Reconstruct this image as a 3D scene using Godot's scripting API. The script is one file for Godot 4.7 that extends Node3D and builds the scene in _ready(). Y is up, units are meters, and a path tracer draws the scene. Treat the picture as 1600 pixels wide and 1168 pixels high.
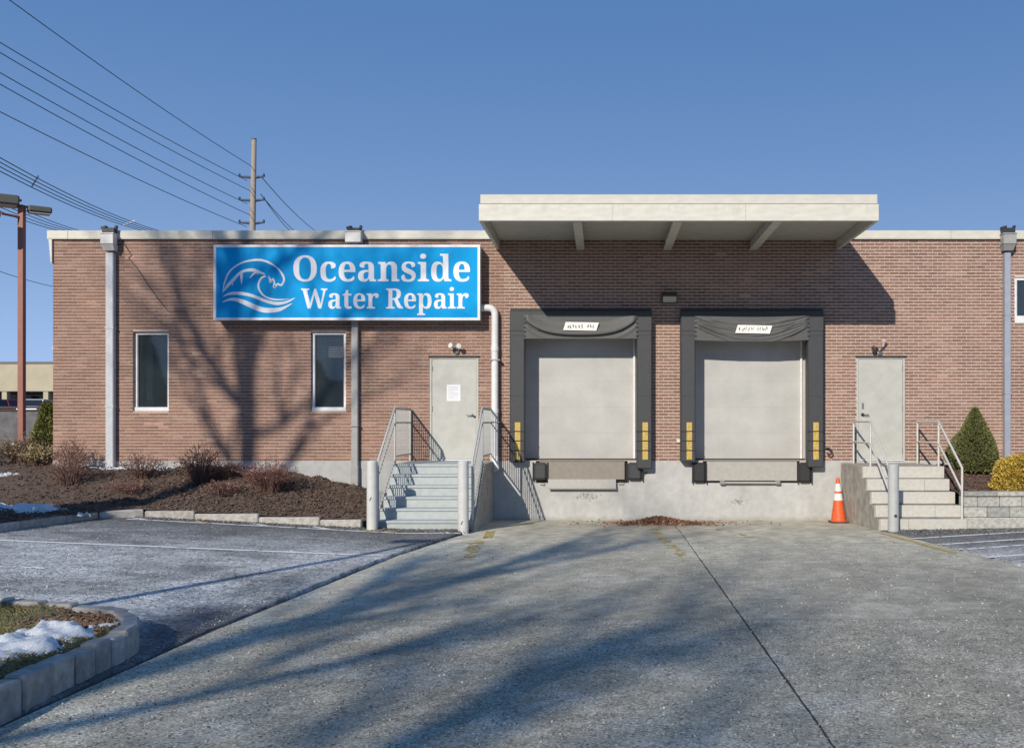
extends Node3D

const CAM_H := 2.08
const CAM_Z := 21.0
const SUN := Vector3(0.396, -0.53, -1.0)
const FLOOR := 1.25
const BRICK_BASE := 1.245
const ROOF := 6.1

var rng := RandomNumberGenerator.new()
var counts := {}
var M := {}
var T := {}
var TM := {}
var VK := {}
var noise_a := FastNoiseLite.new()
var noise_b := FastNoiseLite.new()
var noise_c := FastNoiseLite.new()


func _ready() -> void:
	rng.seed = 4711
	for nz in [[noise_a, 11, 0.35], [noise_b, 23, 1.4], [noise_c, 37, 6.0]]:
		nz[0].seed = nz[1]
		nz[0].frequency = nz[2]
		nz[0].noise_type = FastNoiseLite.TYPE_SIMPLEX
		nz[0].fractal_octaves = 4
	camera_and_light()
	textures()
	materials()
	terrain()
	driveway()
	lots()
	mulch_bed()
	island()
	building()
	canopy_and_doors()
	sign_board()
	dock(-1.92, 1.055, -1.602, 0.734, true)
	dock(1.655, 4.64, 1.963, 4.31, false)
	downspouts()
	wall_fittings()
	left_stairs()
	right_stairs()
	bollards()
	planter()
	shrubs()
	traffic_cone()
	leaf_pile()
	grains()
	snow()
	background()
	lamp_post()
	power_lines()
	trees()


# ------------------------------------------------------------------ camera, sky, sun
func camera_and_light() -> void:
	var cam := Camera3D.new()
	cam.name = "camera"
	add_child(cam)
	cam.position = Vector3(0, CAM_H, CAM_Z)
	var near := 0.05
	cam.set_frustum(near * 1168.0 / 1554.0, Vector2(-140.0, 74.0) / 1554.0 * near, near, 1500.0)
	cam.current = true
	var e := Environment.new()
	e.background_mode = Environment.BG_SKY
	e.tonemap_mode = Environment.TONE_MAPPER_LINEAR
	e.tonemap_exposure = 1.0
	e.sdfgi_enabled = true
	e.ssao_enabled = true
	e.ssil_enabled = true
	var sk := ProceduralSkyMaterial.new()
	sk.sky_top_color = Color(0.285, 0.464, 0.691)
	sk.sky_horizon_color = Color(0.705, 0.824, 0.993)
	sk.sky_curve = 0.12
	sk.ground_horizon_color = Color(0.45, 0.48, 0.5)
	sk.ground_bottom_color = Color(0.3, 0.3, 0.3)
	var s := Sky.new()
	s.sky_material = sk
	e.sky = s
	var we := WorldEnvironment.new()
	we.name = "world_environment"
	we.environment = e
	add_child(we)
	var sun := DirectionalLight3D.new()
	sun.name = "sun"
	sun.light_energy = 1.35
	sun.light_color = Color(1.0, 0.962, 0.905)
	sun.light_angular_distance = 0.5
	sun.shadow_enabled = true
	add_child(sun)
	sun.look_at_from_position(Vector3.ZERO, SUN, Vector3.UP)


# ------------------------------------------------------------------ textures and materials
func make_tex(key: String, size: int, f: Callable, bump := 0.0) -> void:
	var by := PackedByteArray()
	by.resize(size * size * 3)
	var hb := PackedByteArray()
	hb.resize(size * size)
	var sum := 0.0
	for y in size:
		for x in size:
			var v: float = clampf(f.call(x, y), 0.0, 1.0)
			sum += v
			var c := int(clampf((pow(v, 1.0 / 2.4) * 1.055 - 0.055) if v > 0.0031 else v * 12.92, 0.0, 1.0) * 255.0)
			var o := (y * size + x) * 3
			by[o] = c
			by[o + 1] = c
			by[o + 2] = c
			hb[y * size + x] = int(v * 255.0)
	var im := Image.create_from_data(size, size, false, Image.FORMAT_RGB8, by)
	T[key] = ImageTexture.create_from_image(im)
	TM[key] = sum / (size * size)
	if bump > 0.0:
		var h := Image.create_from_data(size, size, false, Image.FORMAT_L8, hb)
		h.convert(Image.FORMAT_RGBA8)
		h.bump_map_to_normal_map(bump)
		T[key + "_n"] = ImageTexture.create_from_image(h)


func nz_bytes(seed_: int, freq: float, oct: int, size: int, kind := FastNoiseLite.TYPE_SIMPLEX_SMOOTH) -> PackedByteArray:
	var n := FastNoiseLite.new()
	n.seed = seed_
	n.frequency = freq
	n.noise_type = kind
	n.fractal_octaves = oct
	if kind == FastNoiseLite.TYPE_CELLULAR:
		n.fractal_type = FastNoiseLite.FRACTAL_NONE
		n.cellular_return_type = FastNoiseLite.RETURN_CELL_VALUE
	var im := n.get_seamless_image(size, size, false, false, 0.12)
	im.convert(Image.FORMAT_L8)
	return im.get_data()


func textures() -> void:
	var S := 512
	var cell := nz_bytes(5, 0.17, 1, S, FastNoiseLite.TYPE_CELLULAR)
	var fb := nz_bytes(6, 0.012, 5, S)
	var fine := nz_bytes(7, 0.12, 3, S)
	make_tex("aggregate", S, func(x, y):
		var i: int = y * S + x
		var c: float = cell[i] / 255.0
		var v: float = 0.5 + (fb[i] / 255.0 - 0.5) * 0.22 + (fine[i] / 255.0 - 0.5) * 0.22
		if c > 0.86:
			v += 0.40 * (c - 0.70) / 0.3
		elif c > 0.62:
			v += 0.05
		elif c < 0.2:
			v -= 0.24
		elif c < 0.36:
			v -= 0.07
		return v + rng.randf_range(-0.04, 0.04), 2.0)
	make_tex("aggregate_fine", S, func(x, y):
		var i: int = y * S + x
		var c: float = cell[i] / 255.0
		var v: float = 0.56 + (fb[i] / 255.0 - 0.5) * 0.26 + (fine[i] / 255.0 - 0.5) * 0.14
		if c > 0.86:
			v += 0.2 * (c - 0.70) / 0.3
		elif c < 0.2:
			v -= 0.11
		return v + rng.randf_range(-0.03, 0.03), 1.2)
	make_tex("stain", S, func(x, y):
		var i: int = y * S + x
		return 0.72 + (fb[i] / 255.0 - 0.5) * 0.5 + (fine[i] / 255.0 - 0.5) * 0.12 + rng.randf_range(-0.03, 0.03), 1.0)
	make_tex("paint", S, func(x, y):
		var i: int = y * S + x
		return 0.86 + (fb[i] / 255.0 - 0.5) * 0.16 + (fine[i] / 255.0 - 0.5) * 0.05, 0.6)
	var grit := nz_bytes(9, 0.05, 4, S)
	make_tex("clay", S, func(x, y):
		var i: int = y * S + x
		return 0.66 + (grit[i] / 255.0 - 0.5) * 0.55 + (fine[i] / 255.0 - 0.5) * 0.3 + rng.randf_range(-0.07, 0.07), 2.5)


func mat(key: String, lin: Color, rough: float, tex := "", scale := Vector3.ONE, metal := 0.0, vcol := false) -> StandardMaterial3D:
	var m := StandardMaterial3D.new()
	m.resource_name = key
	m.roughness = rough
	m.metallic = metal
	var c := lin
	if tex != "":
		var k: float = 1.0 / TM[tex]
		c = Color(minf(1, lin.r * k), minf(1, lin.g * k), minf(1, lin.b * k))
		m.albedo_texture = T[tex]
		m.uv1_triplanar = true
		m.uv1_world_triplanar = true
		m.uv1_scale = scale
		if T.has(tex + "_n"):
			m.normal_enabled = true
			m.normal_texture = T[tex + "_n"]
			m.normal_scale = 0.5
	if vcol:
		m.vertex_color_use_as_albedo = true
		c = Color.WHITE
		VK[key] = 1.0 / TM[tex] if tex != "" else 1.0
	m.albedo_color = c.linear_to_srgb()
	M[key] = m
	return m


func vc(key: String, c: Color) -> Color:
	var k: float = VK[key]
	return Color(minf(1.0, c.r * k), minf(1.0, c.g * k), minf(1.0, c.b * k))


func v3(s: float) -> Vector3:
	return Vector3(s, s, s)


func materials() -> void:
	mat("ground", Color(0.13, 0.11, 0.08), 0.95, "clay", v3(0.4))
	mat("concrete_drive", Color(1, 1, 1), 0.9, "aggregate", v3(0.85), 0, true)
	mat("concrete_mid", Color(1, 1, 1), 0.9, "aggregate_fine", v3(0.62), 0, true)
	mat("concrete_smooth", Color(1, 1, 1), 0.9, "stain", v3(0.45), 0, true)
	mat("asphalt", Color(1, 1, 1), 0.92, "aggregate", v3(0.42), 0, true)
	mat("joint", Color(0.06, 0.058, 0.053), 0.95, "clay", v3(2))
	mat("line_white", Color(0.82, 0.82, 0.80), 0.8, "paint", v3(1.5))
	mat("line_yellow", Color(0.5, 0.39, 0.13), 0.8, "stain", v3(1.5))
	mat("mulch", Color(1, 1, 1), 0.97, "clay", v3(1.1), 0, true)
	mat("chip", Color(1, 1, 1), 0.95, "", Vector3.ONE, 0, true)
	mat("kerb", Color(0.37, 0.355, 0.32), 0.9, "stain", v3(1.3))
	mat("kerb_b", Color(0.30, 0.29, 0.265), 0.9, "stain", v3(1.1))
	mat("kerb_c", Color(0.43, 0.41, 0.37), 0.9, "stain", v3(1.2))
	mat("turf", Color(0.15, 0.13, 0.065), 0.97, "clay", v3(2.5))
	mat("leafy", Color(1, 1, 1), 0.9, "", Vector3.ONE, 0, true)
	M.leafy.backlight_enabled = true
	M.leafy.backlight = Color(0.15, 0.15, 0.1)
	mat("snow", Color(0.60, 0.63, 0.68), 0.45, "clay", v3(1.6))
	mat("mortar", Color(0.49, 0.375, 0.305), 0.95, "clay", v3(1.2))
	mat("brick", Color(1, 1, 1), 0.88, "clay", Vector3(2.3, 5.0, 2.3), 0, true)
	mat("dock_wall", Color(1, 1, 1), 0.85, "paint", v3(0.8), 0, true)
	mat("cheek", Color(0.37, 0.345, 0.30), 0.9, "stain", v3(0.55))
	mat("step_blue", Color(0.42, 0.46, 0.455), 0.75, "paint", v3(1.1))
	mat("step_white", Color(0.52, 0.505, 0.45), 0.8, "paint", v3(1.6))
	mat("coping", Color(0.60, 0.585, 0.50), 0.5, "paint", Vector3(0.4, 1.2, 0.4))
	mat("canopy", Color(0.62, 0.605, 0.53), 0.55, "paint", Vector3(0.5, 1.5, 0.5))
	mat("canopy_trim", Color(0.58, 0.565, 0.49), 0.55, "paint", Vector3(0.5, 1.5, 0.5))
	mat("soffit", Color(0.50, 0.49, 0.43), 0.6, "paint", v3(0.7))
	mat("door", Color(0.455, 0.458, 0.418), 0.5, "paint", v3(0.5))
	mat("overhead", Color(0.455, 0.458, 0.438), 0.5, "paint", Vector3(0.35, 0.5, 0.35))
	mat("overhead_worn", Color(1, 1, 1), 0.5, "paint", Vector3(0.2, 0.25, 0.2), 0, true)
	mat("canopy_worn", Color(1, 1, 1), 0.55, "paint", Vector3(0.5, 1.5, 0.5), 0, true)
	mat("frame_paint", Color(0.46, 0.455, 0.41), 0.5, "paint", v3(0.8))
	mat("white_frame", Color(0.72, 0.73, 0.74), 0.45, "paint", v3(1))
	mat("sill_gap", Color(0.12, 0.12, 0.12), 0.8)
	mat("sign_blue", Color(0.0, 0.335, 0.73), 0.55, "paint", v3(0.35))
	M.sign_blue.normal_enabled = false
	M.sign_blue.metallic_specular = 0.25
	mat("sign_white", Color(0.80, 0.82, 0.85), 0.4)
	mat("sign_side", Color(0.35, 0.35, 0.34), 0.5, "paint", v3(1))
	mat("seal", Color(0.046, 0.049, 0.053), 0.62, "paint", v3(1.2))
	mat("seal_flap", Color(0.083, 0.084, 0.083), 0.6, "paint", v3(1.2))
	mat("rubber", Color(0.028, 0.028, 0.03), 0.75, "clay", v3(3))
	mat("yellow", Color(0.52, 0.36, 0.09), 0.6, "stain", v3(3))
	mat("label", Color(0.78, 0.78, 0.75), 0.5)
	mat("ink", Color(0.05, 0.05, 0.05), 0.6)
	mat("lev_plate", Color(0.255, 0.23, 0.19), 0.55, "paint", v3(1.2))
	mat("lev_plate_pale", Color(0.39, 0.375, 0.34), 0.55, "paint", v3(1.2))
	mat("lev_lip", Color(0.29, 0.28, 0.26), 0.5, "paint", v3(1.4), 0.2)
	mat("black_gap", Color(0.012, 0.012, 0.012), 0.9)
	mat("spout_white", Color(0.50, 0.525, 0.55), 0.4, "paint", v3(0.8))
	mat("spout_grey", Color(0.33, 0.33, 0.325), 0.45, "paint", v3(0.8))
	mat("spout_blue", Color(0.32, 0.345, 0.40), 0.45, "paint", v3(0.8))
	mat("pvc", Color(0.72, 0.72, 0.72), 0.4, "paint", v3(0.8))
	mat("rail_pale", Color(0.50, 0.50, 0.47), 0.5, "paint", v3(1.5))
	mat("rail_white", Color(0.60, 0.575, 0.53), 0.5, "paint", v3(1.5))
	mat("bollard", Color(0.56, 0.565, 0.54), 0.5, "paint", v3(0.9))
	mat("bollard_grey", Color(0.43, 0.44, 0.43), 0.5, "paint", v3(0.9))
	mat("dark_metal", Color(0.03, 0.03, 0.032), 0.5)
	mat("grey_metal", Color(0.30, 0.30, 0.30), 0.4, "", Vector3.ONE, 0.7)
	mat("lamp_lens", Color(0.52, 0.48, 0.38), 0.35)
	mat("fixture_white", Color(0.66, 0.65, 0.62), 0.45)
	mat("fixture_pink", Color(0.62, 0.48, 0.46), 0.45)
	mat("bronze", Color(0.07, 0.05, 0.04), 0.55)
	mat("paper", Color(0.76, 0.77, 0.78), 0.7)
	mat("print_grey", Color(0.42, 0.42, 0.44), 0.8)
	mat("block", Color(0.37, 0.37, 0.34), 0.92, "stain", v3(1.8))
	mat("block_b", Color(0.30, 0.305, 0.285), 0.92, "stain", v3(1.6))
	mat("block_c", Color(0.43, 0.42, 0.38), 0.92, "stain", v3(1.7))
	mat("soil", Color(0.11, 0.075, 0.055), 0.97, "clay", v3(1.3))
	mat("twig", Color(0.15, 0.085, 0.068), 0.9)
	mat("bark", Color(0.13, 0.105, 0.085), 0.95, "clay", Vector3(2, 0.6, 2))
	mat("cone_orange", Color(0.80, 0.11, 0.025), 0.5, "stain", v3(3))
	mat("cone_white", Color(0.74, 0.74, 0.72), 0.4)
	mat("cone_base", Color(0.10, 0.045, 0.03), 0.8)
	mat("lamp_brown", Color(0.29, 0.12, 0.088), 0.55, "paint", v3(0.8))
	mat("lamp_head", Color(0.10, 0.10, 0.085), 0.5)
	mat("pole_wood", Color(0.36, 0.31, 0.255), 0.9, "clay", Vector3(3, 0.35, 3))
	mat("crossarm", Color(0.06, 0.085, 0.13), 0.7)
	mat("wire", Color(0.025, 0.028, 0.035), 0.6)
	mat("far_wall", Color(0.44, 0.395, 0.285), 0.85, "paint", v3(0.1))
	mat("far_trim", Color(0.16, 0.16, 0.17), 0.7)
	mat("far_dark", Color(0.05, 0.045, 0.045), 0.7)
	mat("retaining", Color(0.13, 0.13, 0.135), 0.9, "stain", v3(0.3))
	mat("car_red", Color(0.42, 0.02, 0.03), 0.3)
	mat("car_white", Color(0.7, 0.72, 0.74), 0.3)
	mat("car_silver", Color(0.36, 0.38, 0.41), 0.35, "", Vector3.ONE, 0.4)
	mat("car_glass", Color(0.02, 0.025, 0.03), 0.12)
	mat("tail_light", Color(0.35, 0.01, 0.01), 0.3)
	mat("roof", Color(0.25, 0.25, 0.25), 0.95)
	mat("interior", Color(0.20, 0.205, 0.21), 0.95)
	mat("mortar_pale", Color(0.57, 0.475, 0.405), 0.95, "clay", v3(1.2))
	mat("brick_plain", Color(0.30, 0.165, 0.125), 0.9, "clay", v3(2))
	mat("blind", Color(0.5, 0.52, 0.53), 0.8)
	var g := mat("glass", Color(0.05, 0.07, 0.08), 0.03)
	g.transparency = BaseMaterial3D.TRANSPARENCY_ALPHA
	g.albedo_color.a = 0.35
	g.metallic_specular = 0.85


# ------------------------------------------------------------------ object helpers
func numbered(called: String) -> String:
	var n: int = counts.get(called, 0)
	counts[called] = n + 1
	return called if n == 0 else "%s_%03d" % [called, n]


func thing(called: String, label: String, category: String, at := Vector3.ZERO, group := "") -> Node3D:
	var o := Node3D.new()
	o.name = numbered(called)
	add_child(o, true)
	o.position = at
	tag(o, label, category, group)
	return o


func tag(o: Node3D, label: String, category: String, group := "") -> void:
	o.set_meta("label", label)
	o.set_meta("category", category)
	if group != "":
		o.set_meta("group", group)


func obj(called: String, st: SurfaceTool, m: Variant, parent: Node = null, normals := true) -> MeshInstance3D:
	if normals:
		st.generate_normals()
	var o := MeshInstance3D.new()
	o.mesh = st.commit()
	o.material_override = M[m] if m is String else m
	if parent == null or parent == self:
		o.name = numbered(called)
		add_child(o, true)
	else:
		o.name = called
		parent.add_child(o, true)
	return o


func inst(called: String, mesh: Mesh, m: Material, parent: Node, xf: Transform3D) -> MeshInstance3D:
	var o := MeshInstance3D.new()
	o.name = called
	o.mesh = mesh
	o.material_override = m
	parent.add_child(o, true)
	o.transform = xf
	return o


func structure(called: String, label := "") -> Node3D:
	var o := Node3D.new()
	o.name = numbered(called)
	add_child(o, true)
	o.set_meta("kind", "structure")
	if label != "":
		o.set_meta("label", label)
	return o


func multi(called: String, mesh: Mesh, m: String, xfs: Array, cols: Array, parent: Node) -> MultiMeshInstance3D:
	var mm := MultiMesh.new()
	mm.transform_format = MultiMesh.TRANSFORM_3D
	mm.use_colors = cols.size() > 0
	mm.mesh = mesh
	mm.instance_count = xfs.size()
	for i in xfs.size():
		mm.set_instance_transform(i, xfs[i])
		if cols.size() > 0:
			mm.set_instance_color(i, cols[i])
	var o := MultiMeshInstance3D.new()
	o.name = called
	o.multimesh = mm
	o.material_override = M[m]
	parent.add_child(o, true)
	o.set_meta("kind", "stuff")
	return o


# ------------------------------------------------------------------ mesh helpers
func begin() -> SurfaceTool:
	var st := SurfaceTool.new()
	st.begin(Mesh.PRIMITIVE_TRIANGLES)
	st.set_smooth_group(-1)
	return st


func tri(st: SurfaceTool, a: Vector3, b: Vector3, c: Vector3) -> void:
	st.add_vertex(a)
	st.add_vertex(c)
	st.add_vertex(b)


func quad(st: SurfaceTool, a: Vector3, b: Vector3, c: Vector3, d: Vector3) -> void:
	tri(st, a, b, c)
	tri(st, a, c, d)


func tri_o(st: SurfaceTool, a: Vector3, b: Vector3, c: Vector3, o: Vector3) -> void:
	if (b - a).cross(c - a).dot((a + b + c) / 3.0 - o) < 0.0:
		tri(st, a, c, b)
	else:
		tri(st, a, b, c)


func quad_o(st: SurfaceTool, a: Vector3, b: Vector3, c: Vector3, d: Vector3, o: Vector3) -> void:
	tri_o(st, a, b, c, o)
	tri_o(st, a, c, d, o)


func box(st: SurfaceTool, c: Vector3, s: Vector3, b := 0.0, bs := Basis()) -> void:
	st.set_smooth_group(-1)
	var h := s * 0.5
	b = minf(b, minf(h.x, minf(h.y, h.z)) * 0.9)
	var p := func(sx: int, sy: int, sz: int, ax: int) -> Vector3:
		var v := Vector3(sx * (h.x - b), sy * (h.y - b), sz * (h.z - b))
		v[ax] = [sx, sy, sz][ax] * h[ax]
		return c + bs * v
	for ax in 3:
		for sg in [-1, 1]:
			var q := []
			for uv in [[1, 1], [-1, 1], [-1, -1], [1, -1]]:
				var s3 := [0, 0, 0]
				s3[ax] = sg
				s3[(ax + 1) % 3] = uv[0]
				s3[(ax + 2) % 3] = uv[1]
				q.append(p.call(s3[0], s3[1], s3[2], ax))
			quad_o(st, q[0], q[1], q[2], q[3], c)
	if b <= 0.0:
		return
	for a3 in 3:
		var a1 := (a3 + 1) % 3
		var a2 := (a3 + 2) % 3
		for s1 in [-1, 1]:
			for s2 in [-1, 1]:
				var lo := [0, 0, 0]
				lo[a1] = s1
				lo[a2] = s2
				lo[a3] = -1
				var hi: Array = lo.duplicate()
				hi[a3] = 1
				quad_o(st, p.call(lo[0], lo[1], lo[2], a1), p.call(hi[0], hi[1], hi[2], a1), p.call(hi[0], hi[1], hi[2], a2), p.call(lo[0], lo[1], lo[2], a2), c)
	for sx in [-1, 1]:
		for sy in [-1, 1]:
			for sz in [-1, 1]:
				tri_o(st, p.call(sx, sy, sz, 0), p.call(sx, sy, sz, 1), p.call(sx, sy, sz, 2), c)


func span(st: SurfaceTool, x0: float, x1: float, y0: float, y1: float, z0: float, z1: float, b := 0.0) -> void:
	box(st, Vector3((x0 + x1) / 2, (y0 + y1) / 2, (z0 + z1) / 2), Vector3(absf(x1 - x0), absf(y1 - y0), absf(z1 - z0)), b)


func block(called: String, m: Variant, parent: Node, x0: float, x1: float, y0: float, y1: float, z0: float, z1: float, b := 0.0) -> MeshInstance3D:
	var st := begin()
	span(st, x0, x1, y0, y1, z0, z1, b)
	return obj(called, st, m, parent)


func tube(st: SurfaceTool, pts: Array, rad: Variant, sides := 8, caps := true) -> void:
	var n := pts.size()
	var up := Vector3.UP
	var d0: Vector3 = (pts[1] - pts[0]).normalized()
	if absf(d0.dot(up)) > 0.95:
		up = Vector3.RIGHT
	var u := d0.cross(up).normalized()
	var rings := []
	for i in n:
		var d: Vector3
		if i == 0:
			d = d0
		elif i == n - 1:
			d = (pts[i] - pts[i - 1]).normalized()
		else:
			d = ((pts[i] - pts[i - 1]).normalized() + (pts[i + 1] - pts[i]).normalized()).normalized()
		u = (u - d * u.dot(d)).normalized()
		var w := d.cross(u)
		var r: float = rad if (rad is float or rad is int) else rad[i]
		var ring := []
		for k in sides:
			var a := TAU * k / sides
			ring.append(pts[i] + (u * cos(a) + w * sin(a)) * r)
		rings.append(ring)
	st.set_smooth_group(-1 if sides <= 4 else 0)
	for i in n - 1:
		for k in sides:
			var k2 := (k + 1) % sides
			quad_o(st, rings[i][k], rings[i][k2], rings[i + 1][k2], rings[i + 1][k], (pts[i] + pts[i + 1]) * 0.5)
	if caps:
		st.set_smooth_group(-1)
		for e in [0, n - 1]:
			var inner: Vector3 = pts[1] if e == 0 else pts[n - 2]
			for k in sides:
				tri_o(st, pts[e], rings[e][k], rings[e][(k + 1) % sides], inner)
	st.set_smooth_group(-1)


func lathe(st: SurfaceTool, at: Vector3, prof: Array, sides := 20, bs := Basis()) -> void:
	for i in prof.size() - 1:
		st.set_smooth_group(i + 1)
		var p: Vector2 = prof[i]
		var q: Vector2 = prof[i + 1]
		for k in sides:
			var a := TAU * k / sides
			var b := TAU * (k + 1) / sides
			var f := func(v: Vector2, t: float) -> Vector3:
				return at + bs * Vector3(v.x * cos(t), v.y, v.x * sin(t))
			var n := Vector2(q.y - p.y, p.x - q.x)
			var pa: Vector3 = f.call(p, a)
			var pb: Vector3 = f.call(p, b)
			var qa: Vector3 = f.call(q, a)
			var qb: Vector3 = f.call(q, b)
			var out: Vector3 = bs * Vector3(n.x * cos((a + b) / 2), n.y, n.x * sin((a + b) / 2))
			var o: Vector3 = (pa + pb + qa + qb) / 4.0 - out.normalized()
			if p.x > 0.0001:
				tri_o(st, pa, pb, qb if q.x > 0.0001 else qa, o)
			if q.x > 0.0001:
				tri_o(st, pa, qb, qa, o)
	st.set_smooth_group(-1)


func extrude(st: SurfaceTool, poly: PackedVector2Array, z0: float, z1: float, xf := Transform3D()) -> void:
	st.set_smooth_group(-1)
	if Geometry2D.is_polygon_clockwise(poly):
		poly.reverse()
	var ix := Geometry2D.triangulate_polygon(poly)
	for i in range(0, ix.size(), 3):
		var a := poly[ix[i]]
		var b := poly[ix[i + 1]]
		var c := poly[ix[i + 2]]
		if (b - a).cross(c - a) < 0:
			var t := b
			b = c
			c = t
		tri(st, xf * Vector3(a.x, a.y, z1), xf * Vector3(b.x, b.y, z1), xf * Vector3(c.x, c.y, z1))
		tri(st, xf * Vector3(a.x, a.y, z0), xf * Vector3(c.x, c.y, z0), xf * Vector3(b.x, b.y, z0))
	for i in poly.size():
		var a := poly[i]
		var b := poly[(i + 1) % poly.size()]
		quad(st, xf * Vector3(a.x, a.y, z0), xf * Vector3(b.x, b.y, z0), xf * Vector3(b.x, b.y, z1), xf * Vector3(a.x, a.y, z1))


func grid(st: SurfaceTool, nu: int, nv: int, pos: Callable, col: Variant = null, flip := false, keep: Variant = null) -> void:
	# pos(u, v) with u, v in 0..1; faces look along du x dv unless flipped
	st.set_smooth_group(0)
	for j in nv + 1:
		for i in nu + 1:
			var u := float(i) / nu
			var v := float(j) / nv
			var p: Vector3 = pos.call(u, v)
			if col != null:
				st.set_color(col.call(p))
			st.add_vertex(p)
	for j in nv:
		for i in nu:
			if keep != null and not keep.call(float(i) / nu, float(j) / nv):
				continue
			var a := j * (nu + 1) + i
			var b := a + 1
			var c := a + nu + 1
			var d := c + 1
			var order := [a, c, b, b, c, d] if not flip else [a, b, c, b, d, c]
			for k in order:
				st.add_index(k)


func catmull(p: Array, n: int) -> Array:
	var out := []
	for i in p.size() - 1:
		var a = p[maxi(i - 1, 0)]
		var b = p[i]
		var c = p[i + 1]
		var d = p[mini(i + 2, p.size() - 1)]
		for k in n:
			out.append(b.cubic_interpolate(c, a, d, float(k) / n))
	out.append(p[-1])
	return out


func piece(x: float, xs: Array) -> float:
	# piecewise linear through [[x, y], ...]
	if x <= xs[0][0]:
		return xs[0][1]
	for i in xs.size() - 1:
		if x <= xs[i + 1][0]:
			return lerpf(xs[i][1], xs[i + 1][1], (x - xs[i][0]) / (xs[i + 1][0] - xs[i][0]))
	return xs[-1][1]


# ------------------------------------------------------------------ heights of the land
func drive_h(z: float) -> float:
	return 0.09 * smoothstep(0.0, 3.2, z)


func drive_left(z: float) -> float:
	return piece(z, [[0, -2.372], [3.2, -2.372], [6.3, -3.02], [11.5, -3.68], [14.3, -3.9], [20, -4.2], [45, -6.0]])


func drive_right(z: float) -> float:
	return piece(z, [[0, 5.045], [3.05, 5.045], [3.4, 5.2], [7.4, 5.76], [13, 6.6], [45, 11]])


func lot_h(x: float) -> float:
	if x > 3.0:
		return 0.10 + 0.012 * maxf(0.0, x - 5.0)
	return minf(0.13 + 0.05 * maxf(0.0, -3.5 - x), 1.0)


func wall_h(x: float) -> float:
	return piece(x, [[-14, 1.16], [-8, 1.13], [-7, 1.06], [-6.2, 0.95], [-5.1, 0.70], [-4.2, 0.5]])


func kerb_z(x: float) -> float:
	return piece(-x, [[4.2, 3.2], [8.45, 3.2], [8.75, 3.75], [9.1, 5.9], [9.6, 9.0], [11, 13.0], [20, 16]])


func mulch_h(x: float, z: float) -> float:
	var low := lot_h(x) + 0.13
	var h := low + (wall_h(x) - low) * (1.0 - smoothstep(-0.4, 3.3, z))
	return h + 0.05 * noise_b.get_noise_2d(x, z) * smoothstep(0.0, 0.5, kerb_z(x) - z)


# ------------------------------------------------------------------ ground
func terrain() -> void:
	var st := begin()
	grid(st, 80, 80, func(u, v):
		var x: float = lerpf(-80, 80, u)
		var z: float = lerpf(-80, 80, v)
		var y := -0.25
		var back := smoothstep(-3.0, -9.0, z)
		y = lerpf(y, 0.85, back)
		return Vector3(x, y, z), null, false)
	var g := obj("ground", st, "ground")
	g.set_meta("kind", "structure")
	st = begin()
	grid(st, 4, 4, func(u, v): return Vector3(lerpf(-700, 700, u), -0.6, lerpf(-700, 700, v)), null, false)
	obj("far_ground", st, "ground").set_meta("kind", "structure")
	# higher car park behind the grey wall, on the far left
	var up := structure("upper_car_park")
	block("surface", "asphalt_plain" if M.has("asphalt_plain") else "far_trim", up, -160, -14.2, 0.3, 2.25, -140, -20.3)


func drive_col(p: Vector3) -> Color:
	var n := noise_a.get_noise_2d(p.x * 0.9, p.z * 0.6)
	var n2 := noise_b.get_noise_2d(p.x * 0.8 + 9, p.z * 0.35)
	var n3 := noise_c.get_noise_2d(p.x, p.z)
	var k := 0.298 + 0.06 * n + 0.05 * n2 + 0.025 * n3
	# paler worn concrete close to the dock and along the left edge
	var pale := smoothstep(11.5, 3.0, p.z) * 0.17 + smoothstep(1.1, 0.2, p.x - drive_left(p.z)) * 0.10
	k += pale
	var c := Color(k * 1.07, k * 1.01, k * 0.80)
	# salt bloom
	var salt := smoothstep(0.12, 0.5, noise_b.get_noise_2d(p.x * 0.45 - 40, p.z * 0.5 + 11)) * 0.08 * smoothstep(4.0, 8.0, p.z)
	c = Color(c.r + salt, c.g + salt * 0.99, c.b + salt * 0.93)
	# brown tint of grime near the leaf pile
	var d := Vector2(p.x - 1.1, (p.z - 1.2) * 0.8).length()
	var br := smoothstep(1.6, 0.3, d) * 0.5
	return vc("concrete_drive" if p.z > 11.0 else ("concrete_mid" if p.z > 4.75 else "concrete_smooth"), c.lerp(Color(0.20, 0.145, 0.105), br))


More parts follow.
